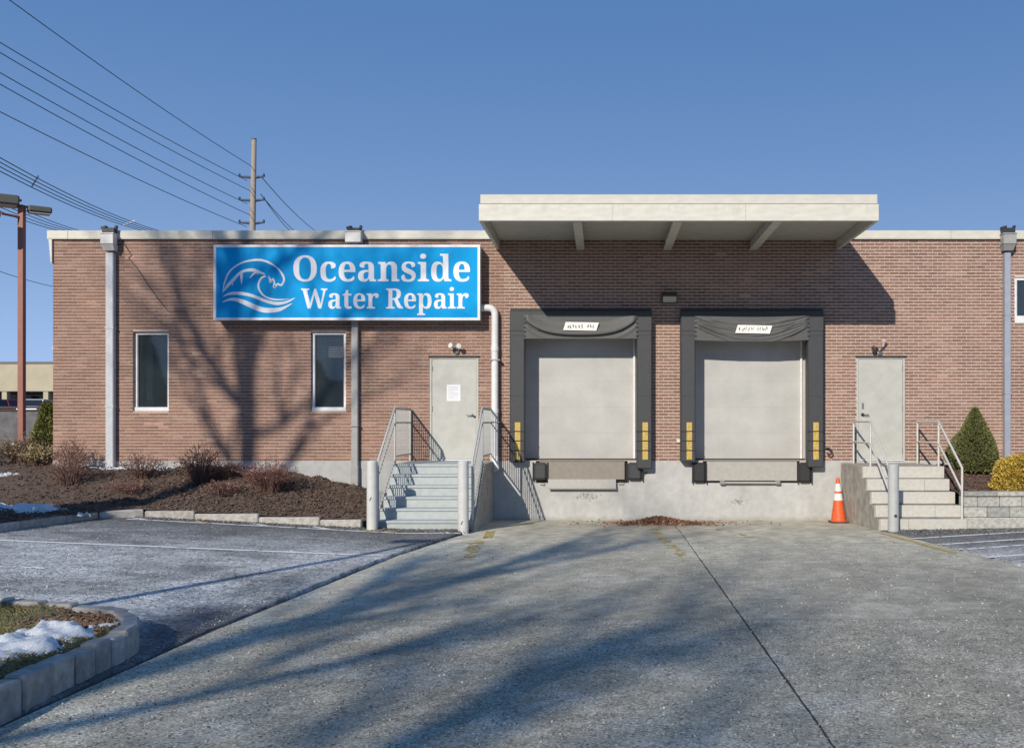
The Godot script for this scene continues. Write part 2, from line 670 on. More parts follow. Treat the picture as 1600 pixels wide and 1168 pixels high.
func driveway() -> void:
	var s := structure("driveway")
	var bed := begin()
	grid(bed, 6, 90, func(u, v):
		var z: float = lerpf(0.0, 42.0, v * v)
		return Vector3(lerpf(drive_left(z) - (0.10 if z > 3.3 else 0.0), drive_right(z) + 0.03, u), drive_h(z) - 0.016, z), null, false)
	obj("joint_filler", bed, "joint", s)
	var cuts := [0.0, 4.75, 11.0, 17.0, 26.0, 42.0]
	var gap := 0.004
	for side in 2:
		for i in cuts.size() - 1:
			var z0: float = cuts[i] + gap
			var z1: float = cuts[i + 1] - gap
			var mid := 1.43
			var st := begin()
			var nv: int = clampi(int((z1 - z0) / 0.11), 8, 110)
			grid(st, 52, nv, func(u, v):
				var z: float = lerpf(z0, z1, v)
				var rough := 0.007 + 0.007 * noise_c.get_noise_2d(side * 7.0, z * 1.6) + 0.005 * noise_b.get_noise_2d(side * 3.0, z * 2.0) + (0.003 if z > 6 else 0.0)
				var a := drive_left(z)
				var b := drive_right(z)
				if side == 0:
					b = mid - rough
				else:
					a = mid + rough
				var wav := (gap * 0.6) * noise_c.get_noise_1d(u * 20.0)
				var y := drive_h(z) + 0.0025 * noise_b.get_noise_2d(lerpf(a, b, u), z)
				if (u <= 0.0 and side == 1) or (u >= 1.0 and side == 0):
					y -= 0.008
				return Vector3(lerpf(a, b, u), y, z + wav), drive_col, false)
			obj("concrete_slab", st, ["concrete_smooth", "concrete_mid", "concrete_drive"][mini(i, 2)], s)
	for q in [[-0.2, 11.2, 0.5, 0.25], [2.6, 7.0, 2.3, 0.5], [-1.6, 13.2, -1.2, 0.6], [3.4, 13.0, 2.6, -0.15], [0.5, 5.6, -1.4, 0.3], [4.0, 9.4, 1.0, 1.3]]:
		var cr := begin()
		var p := Vector2(q[0], q[1])
		var d := Vector2(q[2], q[3])
		var n := int(d.length() / 0.06)
		var prev := p
		for k in n:
			p += d / n + Vector2(rng.randfn(0, 0.012), rng.randfn(0, 0.02))
			var w := 0.004 * rng.randf_range(0.4, 1.3)
			var c := [Vector3(prev.x, 0, prev.y - w), Vector3(p.x, 0, p.y - w), Vector3(p.x, 0, p.y + w), Vector3(prev.x, 0, prev.y + w)]
			for m in 4:
				c[m].y = drive_h(c[m].z) + 0.0055
			quad_o(cr, c[0], c[1], c[2], c[3], c[0] - Vector3.UP)
			prev = p
		obj("hairline_crack", cr, "joint", s)
	# worn yellow guide lines
	for ln in [[-2.0, 3.0, -1.95, 4.1, 0.16, 0.45], [-2.05, 4.5, -1.95, 7.0, 0.22, 0.62], [0.95, 2.6, 1.2, 6.6, 0.18, 0.56], [4.2, 2.2, 4.9, 5.0, 0.15, 0.75], [5.0, 3.3, 5.34, 6.0, 0.11, 0.15], [2.1, 2.4, 3.0, 5.4, 0.2, 0.8]]:
		ribbon("yellow_line", "line_yellow", s, Vector2(ln[0], ln[1]), Vector2(ln[2], ln[3]), ln[4], ln[5], func(x, z): return drive_h(z) + 0.0065)


func ribbon(called: String, m: String, parent: Node, a: Vector2, b: Vector2, w: float, wear: float, hf: Callable) -> void:
	var st := begin()
	var len := a.distance_to(b)
	var n := int(len / 0.05)
	var d := (b - a).normalized()
	var q := Vector2(-d.y, d.x)
	var cells := 4
	for i in n:
		for k in cells:
			var t := (i + 0.5) * 0.05
			var p := a + d * t + q * w * ((k + 0.5) / cells - 0.5)
			if noise_c.get_noise_2d(p.x * 0.7 + 50, p.y * 0.7) * 0.5 + 0.5 + noise_b.get_noise_2d(p.x, p.y + 80) * 0.25 < wear:
				continue
			var c := []
			for e in [[0, 0], [1, 0], [1, 1], [0, 1]]:
				var r: Vector2 = a + d * (i + e[0]) * 0.05 + q * w * (float(k + e[1]) / cells - 0.5)
				c.append(Vector3(r.x, hf.call(r.x, r.y), r.y))
			var ctr: Vector3 = c[0]
			quad_o(st, c[0], c[1], c[2], c[3], ctr - Vector3.UP)
	obj(called, st, m, parent)


func lot_col(p: Vector3) -> Color:
	var n := noise_a.get_noise_2d(p.x + 60, p.z)
	var n2 := noise_b.get_noise_2d(p.x * 0.5 + 9, p.z * 0.9)
	var n3 := noise_c.get_noise_2d(p.x * 1.5, p.z * 1.5)
	var salt := 0.72 + 0.6 * n + 0.5 * n2 + 0.28 * n3
	salt *= smoothstep(3.3, 7.6, p.z)
	salt = clampf(salt, 0.0, 1.0)
	var c := Color(0.135, 0.138, 0.138).lerp(Color(0.53, 0.55, 0.54), salt * 0.9)
	# wet silt in the low corner beside the island
	var d := Vector2(p.x + 3.95, (p.z - 11.3) * 0.55).length()
	c = c.lerp(Color(0.07, 0.075, 0.085), smoothstep(0.75, 0.25, d) * 0.85)
	c = c.lerp(Color(0.08, 0.08, 0.08), smoothstep(-4.12, -3.98, p.x) * smoothstep(11.0, 12.5, p.z) * 0.8)
	return vc("asphalt", c)


func lots() -> void:
	var s := structure("asphalt_car_park")
	var hf := func(x, z): return lot_h(x) + 0.0065
	var st := begin()
	grid(st, 150, 240, func(u, v):
		var z: float = lerpf(3.16, 45.0, pow(v, 1.4))
		var edge: float = drive_left(z) - 0.04 + 0.03 * noise_c.get_noise_1d(z * 1.2) - 0.02 * smoothstep(6.0, 9.0, z)
		var x: float = lerpf(-30.0, edge, 1.0 - pow(1.0 - u, 1.6))
		var y: float = lot_h(x) + 0.003 * noise_b.get_noise_2d(x, z)
		y -= 0.02 * smoothstep(0.7, 0.2, Vector2(x + 3.95, (z - 11.3) * 0.5).length())
		y = lerpf(y, drive_h(z) + 0.008, smoothstep(9.0, 11.2, z) * smoothstep(-4.9, -4.0, x))
		if u >= 1.0:
			y = drive_h(z) - 0.02
		return Vector3(x, y, z), lot_col, false)
	obj("surface", st, "asphalt", s)
	ribbon("white_line", "line_white", s, Vector2(-12.0, 7.05), Vector2(-3.15, 6.5), 0.12, 0.16, hf)
	ribbon("white_line", "line_white", s, Vector2(-12.0, 9.2), Vector2(-6.2, 8.9), 0.10, 0.52, hf)
	ribbon("white_line", "line_white", s, Vector2(-8.3, 3.62), Vector2(-2.45, 3.72), 0.10, 0.24, hf)
	for k in 6:
		var x := -8.4 + k * 1.06
		ribbon("yellow_line" if k % 3 == 1 else "white_line", "line_yellow" if k % 3 == 1 else "line_white", s, Vector2(x, 3.3), Vector2(x + 0.55, 3.7), 0.10, 0.18, hf)
	for ln in [[-3.2, 3.22, -2.5, 3.7], [-4.2, 3.5, -3.6, 3.52]]:
		ribbon("yellow_line", "line_yellow", s, Vector2(ln[0], ln[1]), Vector2(ln[2], ln[3]), 0.09, 0.3, hf)
	# right hand side
	var r := structure("side_car_park")
	st = begin()
	grid(st, 70, 160, func(u, v):
		var z: float = lerpf(2.7, 45.0, pow(v, 1.4))
		var x: float = lerpf(drive_right(z) + 0.01, 24.0, pow(u, 1.4))
		var y: float = lot_h(x) + 0.003 * noise_b.get_noise_2d(x, z)
		if u <= 0.0:
			y = drive_h(z) - 0.01
		return Vector3(x, y, z), lot_col, false)
	obj("surface", st, "asphalt", r)
	for ln in [[5.25, 4.25, 9.0, 2.95], [5.38, 5.1, 9.0, 3.75], [5.45, 5.75, 9.2, 4.3], [5.6, 6.6, 9.4, 5.1]]:
		ribbon("white_line", "line_white", r, Vector2(ln[0], ln[1]), Vector2(ln[2], ln[3]), 0.10, 0.27, hf)
	# loose grit at the foot of both stairs and the kerbs
	var stone := BoxMesh.new()
	stone.size = Vector3(0.022, 0.013, 0.018)
	var xs := []
	var cs := []
	for i in 2600:
		var where := i % 3
		var p: Vector3
		if where == 0:
			p = Vector3(rng.randf_range(-4.1, -2.35), 0, 3.14 + absf(rng.randfn(0, 0.16)))
		elif where == 1:
			p = Vector3(rng.randf_range(5.3, 8.6), 0, 2.95 + absf(rng.randfn(0, 0.35)))
		else:
			p = Vector3(rng.randf_range(-8.3, -4.2), 0, 3.22 + absf(rng.randfn(0, 0.12)))
		p.y = lot_h(p.x) + 0.006
		xs.append(Transform3D(Basis.from_euler(Vector3(rng.randf() * 3, rng.randf() * 6, rng.randf() * 3)).scaled(v3(rng.randf_range(0.5, 1.5))), p))
		var k := rng.randf_range(0.05, 0.22)
		cs.append(Color(k, k * 0.96, k * 0.9))
	multi("loose_gravel", stone, "chip", xs, cs, self)


func grains() -> void:
	var stone := BoxMesh.new()
	stone.size = Vector3(0.009, 0.005, 0.008)
	for part in 2:
		var xs := []
		var cs := []
		for i in 5000:
			var z := 4.0 + 11.5 * pow(rng.randf(), 0.7)
			var d := CAM_Z - z
			var x: float
			var y: float
			if part == 0:
				x = rng.randf_range(drive_left(z) + 0.05, minf(drive_right(z) - 0.05, d * 0.44))
				y = drive_h(z) + 0.006
			else:
				x = rng.randf_range(-d * 0.62, drive_left(z) - 0.1)
				if z > 10.8 and x < -3.9:
					continue
				y = lerpf(lot_h(x), drive_h(z) + 0.008, smoothstep(9.0, 11.2, z) * smoothstep(-4.9, -4.0, x)) + 0.006
			xs.append(Transform3D(Basis.from_euler(Vector3(rng.randf() * 3, rng.randf() * 6, rng.randf() * 3)).scaled(v3(rng.randf_range(0.5, 1.5))), Vector3(x, y, z)))
			var k := rng.randf_range(0.3, 0.5) if rng.randf() < 0.9 else rng.randf_range(0.5, 0.75)
			if rng.randf() < 0.35:
				k = rng.randf_range(0.10, 0.2)
			cs.append(Color(k, k, k * 0.97))
		multi("salt_and_grit" if part == 0 else "frost_and_grit", stone, "chip", xs, cs, self)


func kerb_run(called: String, label: String, path: Array, step: float, w: float, rise: float, jitter: float, gap := 0.024) -> void:
	var s := structure(called, label)
	var curve := Curve2D.new()
	for p in path:
		curve.add_point(p)
	var total := curve.get_baked_length()
	var n := int(total / step)
	var mats := ["kerb", "kerb_b", "kerb_c", "kerb"]
	for i in n:
		var a := curve.sample_baked(i * step, true)
		var b := curve.sample_baked((i + 1) * step, true)
		var d := (b - a).normalized()
		var q := Vector2(-d.y, d.x)
		var m := (a + b) * 0.5 + q * w * 0.5
		var top := lot_h((a.x + b.x) * 0.5) + rise + rng.randf_range(-jitter, jitter)
		var bs := Basis(Vector3(d.x, 0, d.y), Vector3.UP, Vector3(-d.y, 0, d.x).normalized())
		bs = bs.rotated(Vector3.UP, rng.randf_range(-1, 1) * jitter * 2.5)
		var st := begin()
		box(st, Vector3.ZERO, Vector3(a.distance_to(b) - gap, 0.42, w + rng.randf_range(-jitter, jitter)), 0.018, bs)
		var o := obj("kerb_stone", st, mats[rng.randi() % 4], s)
		o.position = Vector3(m.x, top - 0.21, m.y)


func mulch_bed() -> void:
	kerb_run("planting_bed_kerb", "pale kerb along the mulch bed", [Vector2(-4.3, 3.2), Vector2(-8.35, 3.2), Vector2(-8.62, 3.38), Vector2(-8.78, 3.75), Vector2(-9.1, 5.9), Vector2(-9.6, 9.0), Vector2(-11, 13.0)], 0.95, 0.16, 0.125, 0.007, 0.008)
	var s := structure("mulch_bed")
	var st := begin()
	grid(st, 170, 130, func(u, v):
		var x: float = lerpf(-21.0, -4.16, u)
		var zk := kerb_z(x) - 0.06
		var z: float = lerpf(-20.0, zk, 1.0 - pow(1.0 - v, 2.2))
		return Vector3(x, mulch_h(x, z) + 0.016 * noise_c.get_noise_2d(x * 2.0, z * 2.0), z),
		func(p):
			var n := noise_a.get_noise_2d(p.x, p.z) * 0.5 + 0.5
			var n2 := noise_c.get_noise_2d(p.x, p.z) * 0.5 + 0.5
			return vc("mulch", Color(0.088, 0.060, 0.046).lerp(Color(0.15, 0.103, 0.08), n * 0.6 + n2 * 0.3)), false)
	obj("mulch_surface", st, "mulch", s)
	var chip := BoxMesh.new()
	chip.size = Vector3(0.06, 0.008, 0.016)
	var xs := []
	var cs := []
	for i in 15000:
		var x := rng.randf_range(-13.5, -4.25)
		var z := rng.randf_range(0.0 if x > -11.7 else -3.0, kerb_z(x) - 0.14)
		if z > 8.0:
			continue
		var p := Vector3(x, mulch_h(x, z) + 0.012 + rng.randf() * 0.012, z)
		xs.append(Transform3D(Basis.from_euler(Vector3(rng.randfn(0, 0.5), rng.randf() * TAU, rng.randfn(0, 0.5))).scaled(v3(rng.randf_range(0.5, 1.6))), p))
		var c := Color(0.092, 0.064, 0.048).lerp(Color(0.19, 0.135, 0.102), pow(rng.randf(), 2.0))
		cs.append(c)
	multi("mulch_chips", chip, "chip", xs, cs, s)


func island() -> void:
	var path := [Vector2(-10.5, 11.05), Vector2(-6.6, 11.35), Vector2(-5.8, 11.5)]
	for k in 9:
		var a := -PI / 2 + k * PI / 16
		path.append(Vector2(-5.05 + 1.1 * cos(a), 12.72 + 1.1 * sin(a)))
	path.append(Vector2(-3.98, 16.0))
	path.append(Vector2(-4.1, 24.0))
	kerb_run("island_kerb", "kerb of rough granite blocks round the grass island", path, 0.33, 0.15, 0.175, 0.012)
	var s := structure("grass_island")
	var outline := PackedVector2Array()
	for p in path:
		outline.append(p)
	outline.append(Vector2(-10.5, 24))
	var inner: PackedVector2Array = Geometry2D.offset_polygon(outline, -0.14)[0]
	var st := begin()
	grid(st, 70, 110, func(u, v):
		var x: float = lerpf(-10.4, -4.02, u)
		var z: float = lerpf(11.1, 24.0, v * v)
		return Vector3(x, island_h(x, z), z), null, false, func(u, v):
			var z: float = lerpf(11.1, 24.0, v * v)
			return Geometry2D.is_point_in_polygon(Vector2(lerpf(-10.4, -4.02, u), z), inner))
	obj("turf", st, "turf", s)
	var bl := begin()
	tri(bl, Vector3(-0.004, 0, 0), Vector3(0.004, 0, 0), Vector3(0.002, 0.6, 0.25))
	tri(bl, Vector3(0.002, 0.6, 0.25), Vector3(0.004, 0, 0), Vector3(0.006, 1.0, 0.75))
	bl.generate_normals()
	var mesh := bl.commit()
	var xs := []
	var cs := []
	for i in 42000:
		var x := rng.randf_range(-7.4, -4.05)
		var z := rng.randf_range(11.4, 15.6)
		if not Geometry2D.is_point_in_polygon(Vector2(x, z), inner):
			continue
		var bare := smoothstep(0.8, 0.35, Vector2(x + 4.6, z - 12.2).length())
		if rng.randf() < bare:
			continue
		var h := rng.randf_range(0.02, 0.045)
		xs.append(Transform3D(Basis(Vector3.UP, rng.randf() * TAU) * Basis.from_scale(Vector3(0.9, h, h * 1.4)), Vector3(x, island_h(x, z) - 0.004, z)))
		var dry := clampf(0.5 + 0.6 * noise_b.get_noise_2d(x, z) + rng.randfn(0, 0.25), 0, 1)
		cs.append(Color(0.125, 0.135, 0.042).lerp(Color(0.30, 0.245, 0.125), dry))
	multi("grass", mesh, "leafy", xs, cs, s)
	# wood chips and dead leaves in the bare corner
	var chip := BoxMesh.new()
	chip.size = Vector3(0.035, 0.006, 0.02)
	xs = []
	cs = []
	for i in 800:
		var x := -4.5 + rng.randfn(0, 0.22)
		var z := 12.25 + rng.randfn(0, 0.3)
		if not Geometry2D.is_point_in_polygon(Vector2(x, z), inner):
			continue
		xs.append(Transform3D(Basis.from_euler(Vector3(rng.randfn(0, 0.4), rng.randf() * TAU, rng.randfn(0, 0.4))).scaled(v3(rng.randf_range(0.6, 1.5))), Vector3(x, island_h(x, z) + 0.008, z)))
		cs.append(Color(0.10, 0.06, 0.035).lerp(Color(0.34, 0.21, 0.13), pow(rng.randf(), 1.5)))
	multi("dead_leaves", chip, "chip", xs, cs, s)


func island_h(x: float, z: float) -> float:
	return lot_h(x) + 0.135 + 0.03 * noise_b.get_noise_2d(x, z)


# ------------------------------------------------------------------ the building
var holes := []


func wall_face(st: SurfaceTool, x0: float, x1: float, y0: float, y1: float, z: float, hs: Array, front: bool) -> void:
	var xs := [x0, x1]
	var ys := [y0, y1]
	for h in hs:
		for q in [h[0], h[1]]:
			if q > x0 and q < x1 and not xs.has(q):
				xs.append(q)
		for q in [h[2], h[3]]:
			if q > y0 and q < y1 and not ys.has(q):
				ys.append(q)
	xs.sort()
	ys.sort()
	for i in xs.size() - 1:
		for j in ys.size() - 1:
			var cx: float = (xs[i] + xs[i + 1]) / 2
			var cy: float = (ys[j] + ys[j + 1]) / 2
			var inside := false
			for h in hs:
				if cx > h[0] and cx < h[1] and cy > h[2] and cy < h[3]:
					inside = true
			if inside:
				continue
			var a := Vector3(xs[i], ys[j], z)
			var b := Vector3(xs[i + 1], ys[j], z)
			var c := Vector3(xs[i + 1], ys[j + 1], z)
			var d := Vector3(xs[i], ys[j + 1], z)
			quad_o(st, a, b, c, d, Vector3(cx, cy, z - 1 if front else z + 1))


func building() -> void:
	var b := thing("brick_building", "long low red brick industrial building with white coping and two loading docks", "building")
	# x0, x1, y0, y1
	var win := [[-9.905, -9.145, 2.297, 3.975], [-6.145, -5.405, 2.297, 3.975], [8.73, 10.1, 4.15, 5.12]]
	var man := [[-3.64, -2.60, FLOOR, 3.445], [5.385, 6.42, FLOOR, 3.445]]
	var dck := [[-1.69, 0.80, FLOOR, 4.05], [1.89, 4.39, FLOOR, 4.05]]
	holes = win + man + dck
	var st := begin()
	wall_face(st, -11.59, -2.05, 1.1, 5.95, -0.0065, holes, true)
	wall_face(st, -11.2, 11.6, 1.1, 5.8, -0.45, holes, false)
	for h in holes:
		var o := Vector3((h[0] + h[1]) / 2, (h[2] + h[3]) / 2, -0.22)
		var f := Vector3(0, 0, -0.009)
		for e in [[h[0], h[2], h[0], h[3]], [h[1], h[2], h[1], h[3]], [h[0], h[3], h[1], h[3]], [h[0], h[2], h[1], h[2]]]:
			var p := Vector3(e[0], e[1], -0.0065)
			var q := Vector3(e[2], e[3], -0.0065)
			var back := Vector3(0, 0, -0.4435)
			quad_o(st, p, q, q + back, p + back, p * 2 - o)
	obj("wall", st, "mortar", b)
	st = begin()
	wall_face(st, -2.05, 12.0, 1.1, 5.95, -0.0055, holes, true)
	obj("wall", st, "mortar_pale", b)
	# end and back walls, roof, floor, ceiling
	st = begin()
	span(st, -11.585, -11.2, 0.2, 5.95, -13.0, -0.06)
	span(st, 11.6, 11.99, 0.2, 5.95, -13.0, -0.06)
	span(st, -11.2, 11.6, 0.2, 5.95, -13.0, -12.7)
	obj("end_wall", st, "brick_plain", b)
	block("roof", "roof", b, -11.2, 11.6, 5.72, 5.93, -12.7, -0.46)
	block("floor", "interior", b, -11.2, 11.6, 1.0, 1.24, -12.7, -0.46)
	st = begin()
	span(st, -11.2, -4.6, 1.24, 5.72, -4.4, -4.3)
	span(st, -4.6, -4.5, 1.24, 5.72, -4.4, -0.46)
	span(st, -11.2, -4.6, 4.05, 4.15, -4.3, -0.46)
	obj("partition", st, "interior", b)
	bricks(b)
	# foundation
	st = begin()
	grid(st, 900, 60, func(u, v):
		var x: float = lerpf(-11.6, 12.0, u)
		var y: float = lerpf(-0.3, 1.243, v)
		var pit := 0.0
		for q in [[-0.27, 0.49, 0.26, 0.07], [2.9, 0.37, 0.16, 0.07], [0.9, 0.98, 0.12, 0.05]]:
			var d := Vector2((x - q[0]) / q[2], (y - q[1]) / q[3]).length()
			pit += smoothstep(1.0, 0.2, d + noise_c.get_noise_2d(x * 2.5, y * 2.5) * 0.9)
		return Vector3(x, y, 0.006 - 0.03 * pit + 0.003 * noise_b.get_noise_2d(x, y)),
		foundation_col, true)
	obj("foundation", st, "dock_wall", b)
	# coping, in panels of about three metres
	var seams := [-11.68, -11.25, -8.2, -5.2, -2.2]
	for i in seams.size() - 1:
		coping(b, seams[i], seams[i + 1])
	for k in 3:
		coping(b, -2.2 + k * 2.41, -2.2 + (k + 1) * 2.41)
	for k in 3:
		coping(b, 5.03 + k * 2.34, 5.03 + (k + 1) * 2.34)
	st = begin()
	extrude(st, PackedVector2Array([Vector2(0, 6.1), Vector2(0.1, 6.1), Vector2(0.1, 5.42), Vector2(0.075, 5.42), Vector2(0.06, 5.6), Vector2(0.03, 5.92), Vector2(0, 5.92)]), -0.06, 0.05, Transform3D(Basis(), Vector3(-11.69, 0, 0)))
	var dr := obj("corner_flashing", st, "coping", b)
	dr.set_meta("label", "pale bent corner flashing at the left end of the roof edge")
	st = begin()
	lathe(st, Vector3(-3.28, 5.93, -1.5), [Vector2(0.06, 0), Vector2(0.06, 0.3), Vector2(0.19, 0.31), Vector2(0.17, 0.36), Vector2(0, 0.39)], 16)
	obj("roof_vent", st, "canopy", b)
	# windows
	for i in win.size():
		window(b, win[i], i)
	for i in man.size():
		man_door(b, man[i], i)
	for h in dck:
		var od := Node3D.new()
		od.name = "overhead_door"
		b.add_child(od, true)
		var n := 5
		var dy := (4.046 - FLOOR - 0.03) / n
		for k in n:
			var ya := FLOOR + 0.03 + k * dy
			var yb := ya + dy - 0.0016
			var ds := begin()
			for e in [[ya, ya, -0.47, -0.42], [yb, yb, -0.47, -0.42], [ya, yb, -0.47, -0.47]]:
				ds.set_color(vc("overhead_worn", Color(0.43, 0.43, 0.41)))
				quad_o(ds, Vector3(h[0] + 0.006, e[0], e[2]), Vector3(h[1] - 0.006, e[0], e[2]), Vector3(h[1] - 0.006, e[1], e[3]), Vector3(h[0] + 0.006, e[1], e[3]), Vector3((h[0] + h[1]) / 2, (ya + yb) / 2, -0.445))
			obj("door_section", worn_panel(ds, h[0] + 0.006, h[1] - 0.006, ya, yb, -0.42, 70, 14), "overhead_worn", od)
		block("bottom_seal", "rubber", od, h[0] + 0.01, h[1] - 0.01, FLOOR + 0.004, FLOOR + 0.028, -0.46, -0.412)
		block("track", "white_frame", od, h[1] - 0.12, h[1] - 0.075, FLOOR + 0.03, 3.98, -0.417, -0.36, 0.004)


func worn_panel(back: SurfaceTool, x0: float, x1: float, y0: float, y1: float, z: float, nu: int, nv: int) -> SurfaceTool:
	var f := begin()
	grid(f, nu, nv, func(u, v): return Vector3(lerpf(x0, x1, u), lerpf(y0, y1, v), z), func(p):
		var k := 0.452 + 0.012 * noise_a.get_noise_2d(p.x * 1.5, p.y * 1.2) + 0.012 * noise_b.get_noise_2d(p.x * 2.2, p.y * 0.22)
		var low := smoothstep(0.55, 0.0, p.y - FLOOR - 0.12 * noise_b.get_noise_2d(p.x * 1.5, 3.0))
		k *= 1.0 - 0.10 * low - 0.02 * smoothstep(0.2, 0.6, noise_b.get_noise_2d(p.x * 1.2, p.y * 0.6))
		return vc("overhead_worn", Color(k, k * 1.005, k * 0.965)), true)
	f.generate_normals()
	var m: ArrayMesh = f.commit()
	back.generate_normals()
	var out := SurfaceTool.new()
	out.begin(Mesh.PRIMITIVE_TRIANGLES)
	out.append_from(m, 0, Transform3D.IDENTITY)
	out.append_from(back.commit(), 0, Transform3D.IDENTITY)
	return out


func foundation_col(p: Vector3) -> Color:
	var n := noise_a.get_noise_2d(p.x * 1.4, p.y * 2.2)
	var n2 := noise_b.get_noise_2d(p.x * 1.2, p.y * 0.4 + 7)
	var n3 := noise_c.get_noise_2d(p.x, p.y * 0.5)
	var k := 0.45 + 0.04 * n + 0.03 * n2 + 0.02 * n3
	var c := Color(k, k * 1.0, k * 0.965)
	# splash dirt at the foot, rust and patching
	var foot := smoothstep(0.10, 0.0, p.y - 0.04 * n3) * 0.4
	c = c.lerp(Color(0.22, 0.2, 0.165), foot)
	for q in [[-0.27, 0.49, 0.34, 0.1], [2.9, 0.37, 0.2, 0.09], [0.9, 0.98, 0.14, 0.06]]:
		var d := Vector2((p.x - q[0]) / q[2], (p.y - q[1]) / q[3]).length() + noise_c.get_noise_2d(p.x * 2.5, p.y * 2.5) * 0.9
		c = c.lerp(Color(0.50, 0.485, 0.44), smoothstep(1.0, 0.7, d) * 0.5)
		c = c.lerp(Color(0.16, 0.155, 0.145), smoothstep(0.42, 0.3, d + 0.5 * noise_c.get_noise_2d(p.x * 7.0, p.y * 9.0)) * 0.7)
	if p.x < -4.1:
		c = c.lerp(Color(0.36, 0.37, 0.37), 0.5)
	return vc("dock_wall", c)


func coping(b: Node3D, x0: float, x1: float) -> void:
	var st := begin()
	span(st, x0 + 0.002, x1 - 0.002, 5.935, 6.1, -0.46, 0.055, 0.006)
	span(st, x0 + 0.002, x1 - 0.002, 5.918, 5.934, 0.02, 0.06, 0.002)
	obj("coping_panel", st, "coping", b)


func brick_color() -> Color:
	var r := rng.randf()
	var c: Color
	if r < 0.45:
		c = Color(0.240, 0.134, 0.099)
	elif r < 0.68:
		c = Color(0.222, 0.122, 0.091)
	elif r < 0.86:
		c = Color(0.260, 0.152, 0.114)
	elif r < 0.93:
		c = Color(0.196, 0.114, 0.089)
	else:
		c = Color(0.280, 0.179, 0.137)
	return c


func bricks(b: Node3D) -> void:
	var palette := []
	for k in 16:
		var c := brick_color()
		var f := rng.randf_range(0.9, 1.1)
		palette.append(Color(c.r * f, c.g * f, c.b * f))
	var pitch := 0.2032
	var row := 0.0677
	var rows := int((5.93 - BRICK_BASE) / row)
	var cut := []
	for h in holes:
		cut.append(h)
	cut.append([-1.80, 0.95, FLOOR, 4.3])
	cut.append([1.80, 4.5, FLOOR, 4.3])
	var list := []
	for k in rows + 1:
		var y := BRICK_BASE + (k + 0.5) * row
		if y > 5.93:
			continue
		var x := -11.59 - (pitch * 0.5 if k % 2 == 1 else 0.0)
		while x < 12.0:
			var segs := [[maxf(x, -11.59), minf(x + pitch - 0.0105, 12.0)]]
			for h in cut:
				if y + 0.02 < h[2] or y - 0.02 > h[3]:
					continue
				var nxt := []
				for s in segs:
					if s[1] <= h[0] or s[0] >= h[1]:
						nxt.append(s)
						continue
					if s[0] < h[0]:
						nxt.append([s[0], h[0]])
					if s[1] > h[1]:
						nxt.append([h[1], s[1]])
				segs = nxt
			for s in segs:
				if s[1] - s[0] > 0.015:
					list.append([s[0], s[1], y])
			x += pitch
	# the 300 that show largest stay single parts
	var scored := []
	for i in list.size():
		var e: Array = list[i]
		var cx: float = (e[0] + e[1]) / 2
		var free: bool = e[1] - e[0] > 0.185 and e[2] < 5.3 and not (cx > -2.0 and cx < 1.13 and e[2] < 4.5) and not (cx > 1.6 and cx < 4.7 and e[2] < 4.5)
		free = free and not (cx < -2.1 and cx > -8.2 and e[2] > 4.0) and not (cx < -2.05 and cx > -4.2 and e[2] < 2.4)
		if free:
			scored.append([Vector2(cx, e[2] - CAM_H).length(), i])
	scored.sort_custom(func(p, q): return p[0] < q[0])
	var single := {}
	for i in mini(300, scored.size()):
		single[scored[i][1]] = true
	var ms := []
	for c in palette:
		var m: StandardMaterial3D = M.brick.duplicate()
		m.vertex_color_use_as_albedo = false
		var k: float = 1.0 / TM.clay
		m.albedo_color = Color(c.r * k, c.g * k, c.b * k).linear_to_srgb()
		ms.append(m)
	# the shared brick material is white over the texture's mean; fold that mean into the colours
	var kk: float = 1.0 / TM.clay
	M.brick.albedo_color = Color.WHITE
	var full := BoxMesh.new()
	full.size = Vector3(0.1927, 0.0478, 0.06)
	var unit := BoxMesh.new()
	unit.size = Vector3(1, 0.0478, 0.06)
	var xs := []
	var cs := []
	var holder := Node3D.new()
	holder.name = "brickwork"
	b.add_child(holder)
	for i in list.size():
		var e: Array = list[i]
		var w: float = e[1] - e[0]
		var tint := noise_a.get_noise_2d(e[0] * 0.8, e[2] * 1.5) * 0.5 + 0.5
		var pick: int = clampi(int((rng.randf() * 0.75 + tint * 0.25) * 16.0), 0, 15)
		var z := -0.03 + rng.randf_range(-0.002, 0.002)
		var p := Vector3((e[0] + e[1]) / 2, e[2] + rng.randf_range(-0.0012, 0.0012), z)
		if single.has(i):
			inst("brick", full, ms[pick], holder, Transform3D(Basis(Vector3(0, 0, 1), rng.randfn(0, 0.004)), p))
		else:
			xs.append(Transform3D(Basis.from_scale(Vector3(w, 1, 1)), p))
			var c: Color = palette[pick]
			var soil := 1.0 + 0.2 * noise_a.get_noise_2d(e[0] * 1.3 + 30, e[2] * 1.3) + 0.12 * noise_b.get_noise_2d(e[0] * 0.7, e[2] * 0.3)
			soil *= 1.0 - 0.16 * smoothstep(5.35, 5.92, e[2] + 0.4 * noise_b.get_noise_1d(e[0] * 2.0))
			if e[0] > -9.95 and e[0] < -9.2 and e[2] > 1.93 and e[2] < 2.05 and rng.randf() < 0.6:
				soil *= 1.8
			if rng.randf() < 0.012:
				soil *= 1.45
			soil *= 1.0 + 0.25 * smoothstep(0.25, 0.6, noise_b.get_noise_2d(e[0] * 0.6 + 9, e[2] * 0.9)) * smoothstep(3.2, 1.4, e[2])
			soil *= kk
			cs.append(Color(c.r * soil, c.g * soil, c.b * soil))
	multi("more_bricks", unit, "brick", xs, cs, holder)


